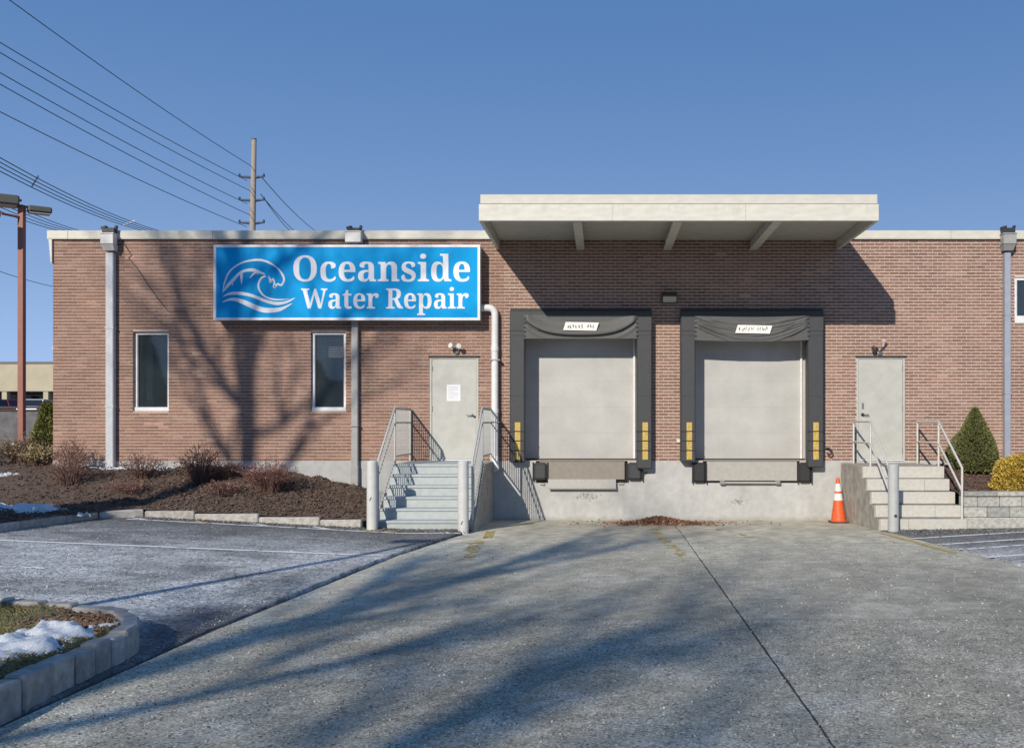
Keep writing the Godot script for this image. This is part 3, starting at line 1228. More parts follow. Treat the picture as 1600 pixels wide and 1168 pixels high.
func window(b: Node3D, h: Array, i: int) -> void:
	var w := Node3D.new()
	w.name = "window"
	b.add_child(w, true)
	var z0 := -0.14 if i < 2 else -0.09
	var z1 := -0.08 if i < 2 else -0.03
	var t := 0.06
	var bt := 0.085 if i < 2 else 0.16
	var st := begin()
	span(st, h[0] + 0.002, h[0] + t, h[2] + bt, h[3] - t, z0, z1, 0.004)
	span(st, h[1] - t, h[1] - 0.002, h[2] + bt, h[3] - t, z0, z1, 0.004)
	span(st, h[0] + 0.002, h[1] - 0.002, h[3] - t + 0.001, h[3] - 0.002, z0, z1, 0.004)
	obj("frame", st, "white_frame", w)
	block("sill", "white_frame", w, h[0] + 0.002, h[1] - 0.002, h[2] + 0.002, h[2] + bt - 0.001, z0, z1 + 0.03, 0.005)
	st = begin()
	span(st, h[0] + t, h[0] + t + 0.02, h[2] + bt, h[3] - t, z0 - 0.01, z1 - 0.02)
	span(st, h[1] - t - 0.02, h[1] - t, h[2] + bt, h[3] - t, z0 - 0.01, z1 - 0.02)
	obj("gasket", st, "sill_gap", w)
	block("pane", "glass", w, h[0] + t + 0.02, h[1] - t - 0.02, h[2] + bt, h[3] - t, z0 + 0.012, z0 + 0.018)
	if i == 1:
		var bl := begin()
		for k in 12:
			box(bl, Vector3((h[0] + h[1]) / 2, h[3] - 0.12 - k * 0.035, -0.5), Vector3(h[1] - h[0] - 0.12, 0.004, 0.03), 0.0, Basis(Vector3.RIGHT, 0.9))
		obj("blind", bl, "blind", w)
	else:
		block("side_curtain", "blind", w, h[0] + 0.05, h[0] + 0.17, h[2] + 0.05, h[3] - 0.1, -0.56, -0.53)


func man_door(b: Node3D, h: Array, i: int) -> void:
	var d := Node3D.new()
	d.name = "door"
	b.add_child(d, true)
	d.set_meta("label", ["beige steel door with a paper notice at the top of the grey stairs", "beige steel door with a keypad lock at the top of the white stairs"][i])
	var t := 0.05
	var st := begin()
	span(st, h[0] + 0.002, h[0] + t, h[2], h[3] - t, -0.12, -0.012, 0.004)
	span(st, h[1] - t, h[1] - 0.002, h[2], h[3] - t, -0.12, -0.012, 0.004)
	span(st, h[0] + 0.002, h[1] - 0.002, h[3] - t + 0.001, h[3] - 0.002, -0.12, -0.012, 0.004)
	obj("frame", st, "frame_paint", d)
	block("leaf", "door", d, h[0] + t + 0.004, h[1] - t - 0.004, h[2] + 0.035, h[3] - t - 0.004, -0.075, -0.03, 0.003)
	block("threshold", "white_frame", d, h[0] + t, h[1] - t, h[2] + 0.003, h[2] + 0.03, -0.12, 0.03, 0.004)
	block("drip_cap", "bronze" if i == 0 else "bronze", d, h[0] - 0.02, h[1] + 0.02, h[3] - 0.001, h[3] + 0.022, -0.02, 0.045, 0.003)
	var hinge_x: float = h[0] + t + 0.004 if i == 0 else h[1] - t - 0.004
	for y in [1.45, 2.35, 3.2]:
		st = begin()
		tube(st, [Vector3(hinge_x, y - 0.055, -0.022), Vector3(hinge_x, y + 0.055, -0.022)], 0.011, 8)
		obj("hinge", st, "grey_metal", d)
	var hx: float = h[1] - t - 0.09 if i == 0 else h[0] + t + 0.09
	var sg := -1.0 if i == 0 else 1.0
	st = begin()
	lathe(st, Vector3(hx, 2.22, -0.03), [Vector2(0, 0.012), Vector2(0.036, 0.01), Vector2(0.038, 0)], 14, Basis(Vector3.RIGHT, PI / 2))
	tube(st, [Vector3(hx, 2.22, -0.02), Vector3(hx, 2.22, 0.035)], 0.012, 8)
	tube(st, [Vector3(hx - sg * 0.012, 2.22, 0.035), Vector3(hx + sg * 0.12, 2.215, 0.035)], 0.011, 8)
	obj("handle", st, "grey_metal" if i == 0 else "dark_metal", d)
	if i == 0:
		block("lock_guard", "dark_metal", d, hx + 0.03, hx + 0.075, 2.16, 2.2, -0.03, -0.005, 0.004)
	else:
		st = begin()
		span(st, hx - 0.02, hx + 0.02, 2.35, 2.47, -0.03, -0.008, 0.004)
		obj("keypad", st, "grey_metal", d)


func canopy_and_doors() -> void:
	var b: Node3D = get_node("brick_building")
	var c := Node3D.new()
	c.name = "canopy"
	b.add_child(c)
	c.set_meta("label", "white flat steel canopy over the two loading docks")
	var x0 := -2.224
	var x1 := 5.027
	block("upper_fascia", "canopy_trim", c, x0 + 0.025, x1 - 0.02, 6.024, 6.192, 2.90, 2.975, 0.006)
	var st := begin()
	span(st, x0, x1, 5.706, 6.012, 2.93, 3.0, 0.008)
	obj("fascia", st, "canopy", c)
	st = begin()
	grid(st, 300, 10, func(u, v): return Vector3(lerpf(x0 + 0.009, x1 - 0.009, u), lerpf(5.716, 6.003, v), 3.002), func(p):
		var drip := smoothstep(0.18, 0.62, noise_c.get_noise_2d(p.x * 0.9, 4.0) + 0.25 * noise_b.get_noise_2d(p.x * 1.6, p.y * 0.4))
		var reach := smoothstep(5.70 + 0.2 * (noise_b.get_noise_1d(p.x * 3.0) * 0.5 + 0.5), 6.0, p.y)
		var k := 1.0 + 0.03 * noise_b.get_noise_2d(p.x, p.y * 2.0)
		var col := Color(0.62 * k, 0.605 * k, 0.53 * k).lerp(Color(0.40, 0.36, 0.27), drip * reach * 0.22)
		return vc("canopy_worn", col), true)
	obj("fascia_face", st, "canopy_worn", c)
	for k in 2:
		block("fascia_joint", "far_trim", c, x0 + (k + 1) * 2.417 - 0.002, x0 + (k + 1) * 2.417 + 0.002, 5.71, 6.008, 2.99, 3.0035)
	st = begin()
	span(st, x0 + 0.03, x1 - 0.03, 6.0125, 6.0235, 2.92, 2.965)
	obj("fascia_gap", st, "far_trim", c)
	for sx in [0, 1]:
		var xa: float = x0 if sx == 0 else x1 - 0.07
		st = begin()
		span(st, xa, xa + 0.07, 5.706, 6.012, 0.0, 2.929, 0.006)
		span(st, xa + (0.025 if sx == 0 else -0.02), xa + (0.095 if sx == 0 else 0.05), 6.024, 6.192, 0.0, 2.9, 0.006)
		obj("side_fascia", st, "canopy", c)
	for bx in [-0.44, 1.385, 3.195]:
		st = begin()
		span(st, bx - 0.085, bx + 0.085, 5.69, 5.71, 0.0, 2.929, 0.003)
		span(st, bx - 0.05, bx + 0.05, 5.7105, 5.895, 0.0, 2.929, 0.003)
		obj("beam", st, "canopy", c)
	var n := 12
	for k in n:
		var z0 := 0.0 + k * 2.929 / n
		var z1 := (k + 1) * 2.929 / n
		block("soffit_panel", "soffit", c, x0 + 0.075, x1 - 0.075, 5.9, 5.94, z0 + 0.006, z1 - 0.006, 0.012)
	block("roof_deck", "roof", c, x0 + 0.1, x1 - 0.1, 5.945, 6.12, 0.0, 2.9)


# ------------------------------------------------------------------ sign
func sign_board() -> void:
	var x0 := -8.06
	var x1 := -2.52
	var y0 := 4.176
	var y1 := 5.745
	var zf := 0.365
	var s := thing("shop_sign", "large blue box sign with white wave emblem and lettering Oceanside Water Repair", "sign", Vector3((x0 + x1) / 2, y0, 0))
	var hw := (x1 - x0) / 2
	var hh := y1 - y0
	block("cabinet", "sign_side", s, -hw + 0.004, hw - 0.004, 0.004, hh - 0.004, 0.012, zf - 0.03, 0.004)
	block("face_panel", "sign_blue", s, -hw + 0.05, hw - 0.05, 0.05, hh - 0.05, zf - 0.029, zf - 0.012)
	for e in [[-hw, hw, 0.0, 0.055], [-hw, hw, hh - 0.055, hh], [-hw, -hw + 0.055, 0.056, hh - 0.056], [hw - 0.055, hw, 0.056, hh - 0.056]]:
		block("trim", "sign_white", s, e[0], e[1], e[2], e[3], zf - 0.0295, zf, 0.005)
	# pixel of the photograph -> metres on the sign face
	var to := func(px: float, py: float) -> Vector2:
		return Vector2((px - 541.5) / 417.0 * 2.0 * hw, (500.0 - py) / 118.0 * hh)
	lettering(s, "Oceanside", to.call(458, 440), to.call(734, 396), zf, true)
	lettering(s, "Water Repair", to.call(470, 492), to.call(732, 448), zf, true)
	# emblem
	var em := begin()
	var z0 := zf - 0.0118
	var z1 := zf - 0.006
	var e2 := func(px: float, py: float) -> Vector2:
		return to.call(340.0 + px / 11.677, 395.0 + py / 11.677)
	var strokes := [
		[[90, 720], [120, 540], [220, 330], [430, 180], [700, 125], [900, 160], [1080, 270], [1180, 400], [1205, 500], [1150, 585], [1085, 545]], [6, 26, 26, 30, 44, 38, 24, 40, 34, 40, 8],
		[[100, 700], [190, 580], [270, 500], [380, 380], [500, 320], [640, 310], [760, 350], [860, 385]], [10, 55, 60, 46, 50, 62, 50, 8],
		[[870, 420], [790, 460], [740, 570], [760, 680], [850, 785], [990, 840], [1150, 850], [1300, 835]], [30, 34, 34, 32, 30, 34, 24, 4],
		[[90, 795], [220, 740], [400, 735], [580, 765], [760, 830], [920, 890], [1090, 920], [1260, 890], [1410, 815]], [4, 46, 62, 58, 56, 56, 56, 44, 3],
		[[75, 900], [200, 850], [330, 850], [480, 900], [640, 970], [800, 1030], [960, 1045], [1150, 1020], [1360, 915]], [4, 40, 62, 84, 92, 92, 88, 66, 3],
		[[920, 420], [950, 480], [955, 530], [1010, 470], [1030, 560], [1030, 620], [1080, 570], [1120, 590]], [10, 30, 34, 30, 34, 50, 24, 10],
		[[430, 350], [430, 440], [432, 570]], [50, 46, 6],
		[[690, 350], [640, 390], [580, 460]], [40, 30, 10],
		[[640, 300], [700, 330], [730, 390]], [40, 46, 14],
		[[270, 480], [262, 540], [265, 590]], [40, 30, 6],
	]
	for i in range(0, strokes.size(), 2):
		if i + 1 >= strokes.size():
			break
	var k := 0
	var flat := []
	# the first six entries come as path, widths pairs in one flat list
	while k < strokes.size():
		flat.append([strokes[k], strokes[k + 1]])
		k += 2
	for fl in flat:
		var pts := []
		for p in fl[0]:
			pts.append(e2.call(p[0], p[1]))
		var ws := []
		for w in fl[1]:
			ws.append(w / 11.677 / 417.0 * 2.0 * hw * 0.5)
		stroke(em, pts, ws, z0, z1 + 0.0004 * flat.find(fl))
	obj("wave_emblem", em, "sign_white", s)


func stroke(st: SurfaceTool, pts: Array, ws: Array, z0: float, z1: float) -> void:
	var n := 6
	var c := catmull(pts, n)
	var left := []
	var right := []
	for i in c.size():
		var d: Vector2 = (c[mini(i + 1, c.size() - 1)] - c[maxi(i - 1, 0)]).normalized()
		var q := Vector2(-d.y, d.x)
		var t := float(i) / n
		var w: float = lerpf(ws[mini(int(t), ws.size() - 1)], ws[mini(int(t) + 1, ws.size() - 1)], t - int(t))
		left.append(c[i] + q * w)
		right.append(c[i] - q * w)
	for i in c.size() - 1:
		var o := Vector3(c[i].x, c[i].y, z0 - 1)
		quad_o(st, Vector3(left[i].x, left[i].y, z1), Vector3(left[i + 1].x, left[i + 1].y, z1), Vector3(right[i + 1].x, right[i + 1].y, z1), Vector3(right[i].x, right[i].y, z1), o)
		for side in [left, right]:
			var m: Vector2 = c[i]
			quad_o(st, Vector3(side[i].x, side[i].y, z0), Vector3(side[i + 1].x, side[i + 1].y, z0), Vector3(side[i + 1].x, side[i + 1].y, z1), Vector3(side[i].x, side[i].y, z1), Vector3(m.x, m.y, z1))


func lettering(parent: Node3D, text: String, lo: Vector2, hi: Vector2, zf: float, bold: bool) -> void:
	# lo and hi are the corners that the letters' own bounding box should fill
	var f := SystemFont.new()
	f.font_names = PackedStringArray(["Droid Serif"])
	f.font_weight = 700 if bold else 400
	var tm := TextMesh.new()
	tm.text = text
	tm.font = f
	tm.font_size = 96
	tm.pixel_size = 0.005
	tm.depth = 0.006
	tm.curve_step = 1.0
	var bb := tm.get_aabb()
	var o := MeshInstance3D.new()
	o.name = "lettering"
	o.mesh = tm
	o.material_override = M.sign_white
	parent.add_child(o, true)
	var sc := Vector3((hi.x - lo.x) / bb.size.x, (hi.y - lo.y) / bb.size.y, 1.0)
	o.scale = sc
	o.position = Vector3(lo.x - bb.position.x * sc.x, lo.y - bb.position.y * sc.y, zf - 0.0085)


# ------------------------------------------------------------------ loading docks
func dock(ox0: float, ox1: float, ix0: float, ix1: float, first: bool) -> void:
	var p := 0.25
	var top := 4.43
	var where := "left" if first else "right"
	var s := thing("dock_seal", "black foam dock seal of the left dock, head curtain with one deep curved fold" if first else "black foam dock seal of the right dock, head curtain with many slanting folds", "dock seal", Vector3((ox0 + ox1) / 2, FLOOR, 0))
	var cx := s.position.x
	var L := [ox0 - cx, ix0 - cx]
	var R := [ix1 - cx, ox1 - cx]
	for e in [L, R]:
		# the pad leans a little, is rounded and dented
		var st := begin()
		var lo := -0.03 if e == L else -0.16
		if not first:
			lo = -0.02 if e == L else -0.13
		span(st, e[0], e[1], lo, top - FLOOR - 0.06, 0.004, p, 0.022)
		obj("side_pad", st, "seal", s)
		st = begin()
		for y in [2.62, 1.35]:
			span(st, e[0] + 0.01, e[1] - 0.01, y, y + 0.006, p - 0.001, p + 0.004)
		obj("seam", st, "rubber", s)
		# yellow guide stripes
		var gx: float = (e[0] + 0.11) if (e == L) == first else (e[0] + 0.12)
		for k in 4:
			var y0 := 0.02 + k * 0.2
			block("yellow_guide", "yellow", s, gx, gx + 0.115, y0 + 0.012, y0 + 0.19, p - 0.001, p + 0.008, 0.003)
		var bs := begin()
		for k in 3:
			span(bs, e[0] - 0.012, e[1] + 0.002, 0.212 + k * 0.2, 0.226 + k * 0.2, p - 0.03, p + 0.012, 0.003)
		obj("pad_strap", bs, "rubber", s)
	# head pad with a sloping top
	var hp := begin()
	var y0 := 3.97 - FLOOR
	var y1 := top - FLOOR
	extrude(hp, PackedVector2Array([Vector2(0.004, y0), Vector2(p + 0.012, y0), Vector2(p + 0.012, y1 - 0.06), Vector2(p - 0.03, y1 - 0.01), Vector2(0.004, y1 + 0.03)]), -(ox1 - ox0) / 2 + 0.012, (ox1 - ox0) / 2 - 0.012, Transform3D(Basis(Vector3(0, 0, 1), Vector3(0, 1, 0), Vector3(-1, 0, 0)), Vector3.ZERO))
	obj("head_pad", hp, "seal", s)
	# head curtain
	var w := R[0] - L[1] as float
	var st2 := begin()
	var fold := func(x: float, y: float) -> float:
		# x 0..1 across, y metres above the lower hem
		var z := 0.0
		var sag := 4.0 * (x - 0.5) * (x - 0.5)
		if first:
			var yc := 0.05 + 0.30 * sag * sag * 0.8 + 0.10 * sag
			z += 0.055 * smoothstep(0.0, 0.03, y - yc) * smoothstep(0.30, 0.05, y - yc)
			z -= 0.03 * exp(-pow((y - yc + 0.012) / 0.016, 2.0))
			z += 0.012 * exp(-pow((y - yc + 0.1) / 0.04, 2.0)) * sag
		else:
			for k in 6:
				var yc := 0.02 + k * 0.075 + (0.34 - 0.03 * k) * sag - 0.05
				var a := 0.030 * (0.35 + 0.65 * smoothstep(0.05, 0.6, sag)) * (1.15 if x > 0.5 else 0.8)
				z += a * (1.0 + 0.8 * noise_b.get_noise_2d(x * 1.6 + k * 3.0, k)) * exp(-pow((y - yc - 0.03 * noise_a.get_noise_2d(x * 6.0, k * 9.0)) / (0.018 + 0.006 * (k % 3)), 2.0))
			z += 0.02 * (1.0 - sag)
		return z
	grid(st2, 150, 60, func(u, v):
		var hem := 3.805 - FLOOR - (0.03 * (1.0 - pow(2.0 * u - 1.0, 2.0)) if not first else 0.0) - (0.0 if first else 0.03)
		var hi := 4.30 - FLOOR - (0.0 if first else 0.05 * (1.0 - pow(2.0 * u - 1.0, 2.0)))
		var y: float = lerpf(hem, hi, v)
		var edge := smoothstep(0.0, 0.04, u) * smoothstep(1.0, 0.96, u)
		var z: float = p + 0.018 + fold.call(u, y - hem) * edge
		return Vector3(lerpf(L[1] - 0.02, R[0] + 0.02, u), y, z), null, true)
	obj("head_curtain", st2, "seal_flap", s)
	var rv := begin()
	for sx in [L[1] + 0.0, R[0] - 0.0]:
		for k in 5:
			box(rv, Vector3(sx, 3.86 - FLOOR + k * 0.09, p + 0.03), Vector3(0.035, 0.03, 0.02), 0.006)
	obj("rivet", rv, "rubber", s)
	# name plate, printed letters too worn to read
	var lx := (908.0 - 940.0) / 75.0 - cx if first else (1177.5 - 940.0) / 75.0 - cx
	var ly := (2.08 + (658.0 - (510.0 if first else 514.5)) / 75.0) - FLOOR
	var hw := 0.37 if first else 0.385
	var pl := begin()
	extrude(pl, PackedVector2Array([Vector2(-hw, -0.085), Vector2(hw - 0.05, -0.085), Vector2(hw, 0.085), Vector2(-hw + 0.05, 0.085)]), 0.0, 0.006, Transform3D(Basis(Vector3(0, 0, 1), -0.02), Vector3(lx, ly, p + (0.085 if first else 0.075))))
	var plate := obj("name_plate", pl, "label", s)
	plate.set_meta("label", "small white slanted name plate with worn lettering")
	var ink := begin()
	for k in 10:
		if k == (6 if first else 5):
			continue
		var gx := lx - hw + 0.09 + k * (hw * 2 - 0.16) / 10.0
		for q in 3:
			var a := Vector2(gx + rng.randf_range(-0.012, 0.022), ly + rng.randf_range(-0.045, 0.0))
			var c := a + Vector2(rng.randf_range(-0.012, 0.034), rng.randf_range(0.03, 0.075) if q < 2 else 0.005)
			tube(ink, [Vector3(a.x, a.y, p + (0.0915 if first else 0.0815)), Vector3(c.x, clampf(c.y, ly - 0.06, ly + 0.055), p + (0.0915 if first else 0.0815))], 0.0055, 4)
	obj("worn_lettering", ink, "ink", plate)
	# bumpers below the seal
	for e in ([[-1.44, -1.14, 0.84], [0.54, 0.855, 0.84]] if first else [[1.92, 2.20, 0.79], [4.14, 4.42, 0.79]]):
		var left_one: bool = e[0] < (ox0 + ox1) / 2
		var bm := thing("dock_bumper", "black rubber dock bumper under the %s corner of the %s dock" % ["left" if left_one else "right", where], "bumper", Vector3((e[0] + e[1]) / 2, e[2], 0), "dock bumpers")
		var hx: float = (e[1] - e[0]) / 2
		var bst := begin()
		span(bst, -hx, hx, 0.0, 1.215 - e[2], 0.012, 0.13, 0.055)
		obj("pad", bst, "seal" if first else "rubber", bm)
		bst = begin()
		span(bst, -hx - 0.012, -hx + 0.006, -0.01, 1.22 - e[2], 0.008, 0.10, 0.002)
		span(bst, hx - 0.006, hx + 0.012, -0.01, 1.22 - e[2], 0.008, 0.10, 0.002)
		obj("angle_iron", bst, "rubber", bm)
	# leveler
	var lev := thing("dock_leveler", "tan steel dock leveler front with a hanging lip under the left door" if first else "pale steel dock leveler front with a round bar under the right door", "dock leveler", Vector3((-0.41 if first else 3.16), 0.7, 0))
	var x0 := (-1.31 if first else 2.215) - lev.position.x
	var x1 := (0.487 if first else 4.12) - lev.position.x
	block("recess", "black_gap", lev, x0 - 0.075, x1 + 0.06, 0.085, 0.545, 0.008, 0.016)
	block("front_plate", "lev_plate" if first else "lev_plate_pale", lev, x0, x1, 0.155 if first else 0.13, 0.535, 0.018, 0.055, 0.004)
	block("edge_angle", "lev_plate_pale", lev, x0 - 0.06, x1 + 0.04, 0.5455, 0.56, 0.008, 0.075, 0.003)
	if first:
		var lp := begin()
		extrude(lp, PackedVector2Array([Vector2(0.06, 0.17), Vector2(0.085, 0.165), Vector2(0.13, -0.005), Vector2(0.135, -0.04), Vector2(0.115, -0.045), Vector2(0.105, -0.01)]), -(x1 - x0) / 2 + 0.13, (x1 - x0) / 2 - 0.24, Transform3D(Basis(Vector3(0, 0, 1), Vector3(0, 1, 0), Vector3(-1, 0, 0)), Vector3(-0.055, 0, 0)))
		obj("lip", lp, "lev_lip", lev)
		var sg := begin()
		tube(sg, [Vector3(x0 + 0.02, 0.06, 0.03), Vector3(x0 + 0.1, 0.055, 0.03)], 0.025, 8)
		tube(sg, [Vector3(x1 - 0.12, 0.07, 0.03), Vector3(x1 - 0.02, 0.065, 0.03)], 0.022, 8)
		obj("lip_keeper", sg, "lev_plate_pale", lev)
	else:
		var br := begin()
		tube(br, [Vector3(-0.60, 0.09, 0.09), Vector3(0.58, 0.09, 0.09)], 0.022, 10)
		obj("bar", br, "lev_plate_pale", lev)
		for q in [-0.62, 0.55]:
			block("bracket", "lev_lip", lev, q - 0.05, q + 0.05, 0.06, 0.13, 0.018, 0.12, 0.006)
	if first:
		# wiring stub left of this dock's pad is behind the railing; leave the wall plain there
		pass


# ------------------------------------------------------------------ downspouts and small fittings
func downspouts() -> void:
	for d in [[-10.33, 0.083, 1.02, "spout_white", "white downspout with collector box left of the first window", "fixture_white"], [-5.19, 0.07, 0.72, "spout_grey", "grey downspout running down behind the blue sign", "fixture_white"], [8.53, 0.066, 1.3, "spout_blue", "bluish grey downspout beside the cone shaped evergreen", "spout_grey"]]:
		var s := thing("downspout", d[4], "downspout", Vector3(d[0], d[2], 0), "downspouts")
		var st := begin()
		var hw: float = d[1]
		var y1: float = 5.62 - d[2]
		if d[3] == "spout_grey":
			# two stacked lengths, the lower one stepped into an older foot
			span(st, -hw, hw, 0.42, 5.9 - d[2], 0.012, 0.13, 0.012)
			span(st, -hw - 0.008, hw + 0.008, 0.0, 0.43, 0.012, 0.14, 0.012)
		else:
			span(st, -hw, hw, 0.0, y1, 0.012, 0.15, 0.014)
		obj("pipe", st, d[3], s)
		for y in ([1.35, 3.0] if d[3] != "spout_grey" else [1.25]):
			block("joint_band", d[3], s, -hw - 0.006, hw + 0.006, y, y + 0.05, 0.012, 0.157, 0.003)
			block("strap", "spout_grey" if d[3] == "spout_white" else d[3], s, -hw - 0.05, hw + 0.05, y + 0.6, y + 0.63, 0.011, 0.018, 0.002)
		# collector box
		st = begin()
		var b := 0.135 if d[3] != "spout_grey" else 0.165
		var yb: float = 5.78 - d[2]
		var yt: float = 6.03 - d[2] if d[3] == "spout_grey" else 5.99 - d[2]
		if d[3] == "spout_grey":
			span(st, -b, b, yb + 0.04, yt, 0.07, 0.26, 0.008)
		else:
			box_taper(st, Vector3(0, yb - 0.12, 0.09), Vector2(hw + 0.03, 0.08), Vector3(0, yb, 0.13), Vector2(b - 0.01, 0.115))
			span(st, -b, b, yb + 0.002, yt, 0.07, 0.26, 0.008)
		obj("collector_box", st, d[5], s)
		st = begin()
		span(st, -b - 0.012, b + 0.012, yt + 0.001, yt + 0.025, 0.065, 0.27, 0.003)
		obj("box_rim", st, d[5], s)
		st = begin()
		span(st, -0.13, 0.13, yt + 0.028, 6.13 - d[2], 0.062, 0.20, 0.01)
		box(st, Vector3(-0.1, 6.14 - d[2], 0.15), Vector3(0.12, 0.05, 0.1), 0.01, Basis(Vector3(0, 0, 1), 0.3))
		box(st, Vector3(0.13, 6.13 - d[2], 0.12), Vector3(0.05, 0.12, 0.08), 0.01, Basis(Vector3(0, 0, 1), -0.2))
		obj("roof_outlet", st, "dark_metal", s)
	# thick white vent pipe that bends out of the wall beside the sign
	var v := thing("vent_pipe", "fat white pipe bending out beside the sign and running down the wall", "pipe", Vector3(-2.25, 1.2, 0))
	var st := begin()
	var pts := [Vector3(-0.33, 3.26, 0.12), Vector3(-0.2, 3.26, 0.12)]
	for k in 7:
		var a := PI / 2 - k * PI / 12
		pts.append(Vector3(-0.12 + 0.13 * cos(a), 3.13 + 0.13 * sin(a), 0.12))
	pts.append(Vector3(0.01, 0.15, 0.12))
	tube(st, pts, 0.075, 16)
	obj("pipe", st, "pvc", v)
	st = begin()
	tube(st, [Vector3(0.01, 0.15, 0.121), Vector3(0.02, 0.0, 0.128), Vector3(0.05, -0.14, 0.2)], [0.076, 0.08, 0.066], 14)
	obj("outlet", st, "pvc", v)
	for y in [2.35, 1.05]:
		st = begin()
		tube(st, [Vector3(0.01, y, 0.12), Vector3(0.01, y + 0.09, 0.12)], 0.084, 16)
		obj("coupling", st, "pvc", v)
		block("clamp", "grey_metal", v, -0.1, 0.12, y - 0.2, y - 0.17, 0.01, 0.2, 0.003)


func box_taper(st: SurfaceTool, a: Vector3, ha: Vector2, b: Vector3, hb: Vector2) -> void:
	var p := []
	for q in [[a, ha], [b, hb]]:
		for e in [[-1, -1], [1, -1], [1, 1], [-1, 1]]:
			p.append(q[0] + Vector3(e[0] * q[1].x, 0, e[1] * q[1].y))
	var o := (a + b) / 2
	for k in 4:
		var k2 := (k + 1) % 4
		quad_o(st, p[k], p[k2], p[4 + k2], p[4 + k], o)
	quad_o(st, p[0], p[1], p[2], p[3], o)
	quad_o(st, p[4], p[5], p[6], p[7], o)


func wall_fittings() -> void:
	# wall pack light between the docks
	var w := thing("wall_pack_light", "black wall pack light with a tan lens between the two docks", "wall light", Vector3(1.43, 4.57, 0))
	var st := begin()
	extrude(st, PackedVector2Array([Vector2(0.005, 0.0), Vector2(0.09, 0.0), Vector2(0.2, 0.17), Vector2(0.19, 0.2), Vector2(0.005, 0.215)]), -0.16, 0.16, Transform3D(Basis(Vector3(0, 0, 1), Vector3(0, 1, 0), Vector3(-1, 0, 0)), Vector3.ZERO))
	obj("housing", st, "dark_metal", w)
	st = begin()
	quad_o(st, Vector3(-0.14, 0.012, 0.1), Vector3(0.14, 0.012, 0.1), Vector3(0.14, 0.125, 0.174), Vector3(-0.14, 0.125, 0.174), Vector3(0, 0.1, 0))
	quad_o(st, Vector3(-0.14, 0.012, 0.1), Vector3(0.14, 0.012, 0.1), Vector3(0.14, 0.012, 0.09), Vector3(-0.14, 0.012, 0.09), Vector3(0, 0.1, 0.1))
	obj("lens", st, "lamp_lens", w)
	# twin floodlights above the two doors
	flood("twin_floodlight", "small white twin floodlight over the left door with the notice", Vector3(-3.06, 3.55, 0), [[Vector3(-0.07, 0.1, 0.12), Vector3(-0.5, 0.25, 1), "fixture_white"], [Vector3(0.05, 0.09, 0.12), Vector3(0.35, 0.2, 1), "fixture_white"]])
	flood("twin_floodlight", "twin floodlight over the right door, one head turned up", Vector3(5.87, 3.53, 0), [[Vector3(0.06, 0.17, 0.1), Vector3(0.1, 1, 0.25), "fixture_pink"], [Vector3(-0.1, 0.08, 0.12), Vector3(-0.8, 0.0, 0.6), "bronze"]])
	flood("corner_floodlight", "small floodlight sticking out past the left corner of the building", Vector3(-11.66, 3.66, -0.6), [[Vector3(-0.12, 0.0, 0.08), Vector3(-0.9, -0.2, 0.5), "fixture_white"]])
	# notice on the left door
	var n := thing("paper_notice", "white paper notice taped to the left beige door", "notice", Vector3(-3.13, 2.51, -0.0285))
	block("sheet", "paper", n, -0.145, 0.145, 0, 0.345, 0.0, 0.002)
	st = begin()
	for k in 9:
		var wd := 0.105 if k % 4 != 3 else 0.06
		span(st, -0.11, -0.11 + wd * 2, 0.29 - k * 0.03, 0.297 - k * 0.03, 0.0021, 0.0026)
	obj("print", st, "print_grey", n)
	# loose cable by the first downspout
	var c := thing("loose_cable", "thin dark cable trailing down the bricks right of the first downspout", "cable", Vector3(-10.1, 5.8, 0.012))
	st = begin()
	tube(st, catmull([Vector3(0, 0.1, 0.1), Vector3(0.03, 0.02, 0.03), Vector3(0.14, -0.16, 0.004), Vector3(0.17, -0.22, 0.004), Vector3(0.12, -0.28, 0.004), Vector3(0.3, -0.5, 0.004), Vector3(0.6, -0.95, 0.004), Vector3(0.95, -1.4, 0.004)], 5), 0.006, 5)
	obj("cord", st, "dark_metal", c)
	# conduit stub, small boxes
	var j := thing("junction_box", "small white electrical box on the bricks between the docks", "electrical box", Vector3(1.62, 1.63, 0.0))
	block("box", "fixture_white", j, -0.035, 0.035, 0, 0.075, 0.002, 0.05, 0.005)
	var hk := thing("wall_hook", "dark iron hook on the bricks right of the right dock", "hook", Vector3(4.74, 1.38, 0))
	st = begin()
	tube(st, catmull([Vector3(0, 0.12, 0.005), Vector3(0.05, 0.13, 0.1), Vector3(0.1, 0.06, 0.14), Vector3(0.06, 0.0, 0.12), Vector3(0.0, 0.03, 0.1)], 5), 0.016, 8)
	obj("hook", st, "rubber", hk)


func flood(called: String, label: String, at: Vector3, heads: Array) -> void:
	var s := thing(called, label, "floodlight", at)
	var st := begin()
	lathe(st, Vector3(0, 0, 0.003), [Vector2(0.055, 0), Vector2(0.055, 0.035), Vector2(0.02, 0.05), Vector2(0, 0.05)], 16, Basis(Vector3.RIGHT, PI / 2))
	obj("mounting_box", st, "grey_metal" if called != "corner_floodlight" else "fixture_white", s)
	for h in heads:
		var dir: Vector3 = h[1].normalized()
		st = begin()
		tube(st, [Vector3(0, 0, 0.045), Vector3(h[0].x * 0.5, h[0].y * 0.5, 0.07), h[0]], 0.012, 6)
		obj("arm", st, "bronze", s)
		st = begin()
		var y := dir
		var x := y.cross(Vector3(0.3, 0.2, 0.93)).normalized()
		var bs := Basis(x, y, x.cross(y))
		lathe(st, h[0], [Vector2(0, -0.05), Vector2(0.022, -0.05), Vector2(0.026, -0.01), Vector2(0.055, 0.07), Vector2(0.057, 0.085), Vector2(0.045, 0.095), Vector2(0, 0.1)], 16, bs)
		obj("lamp_head", st, h[2], s)


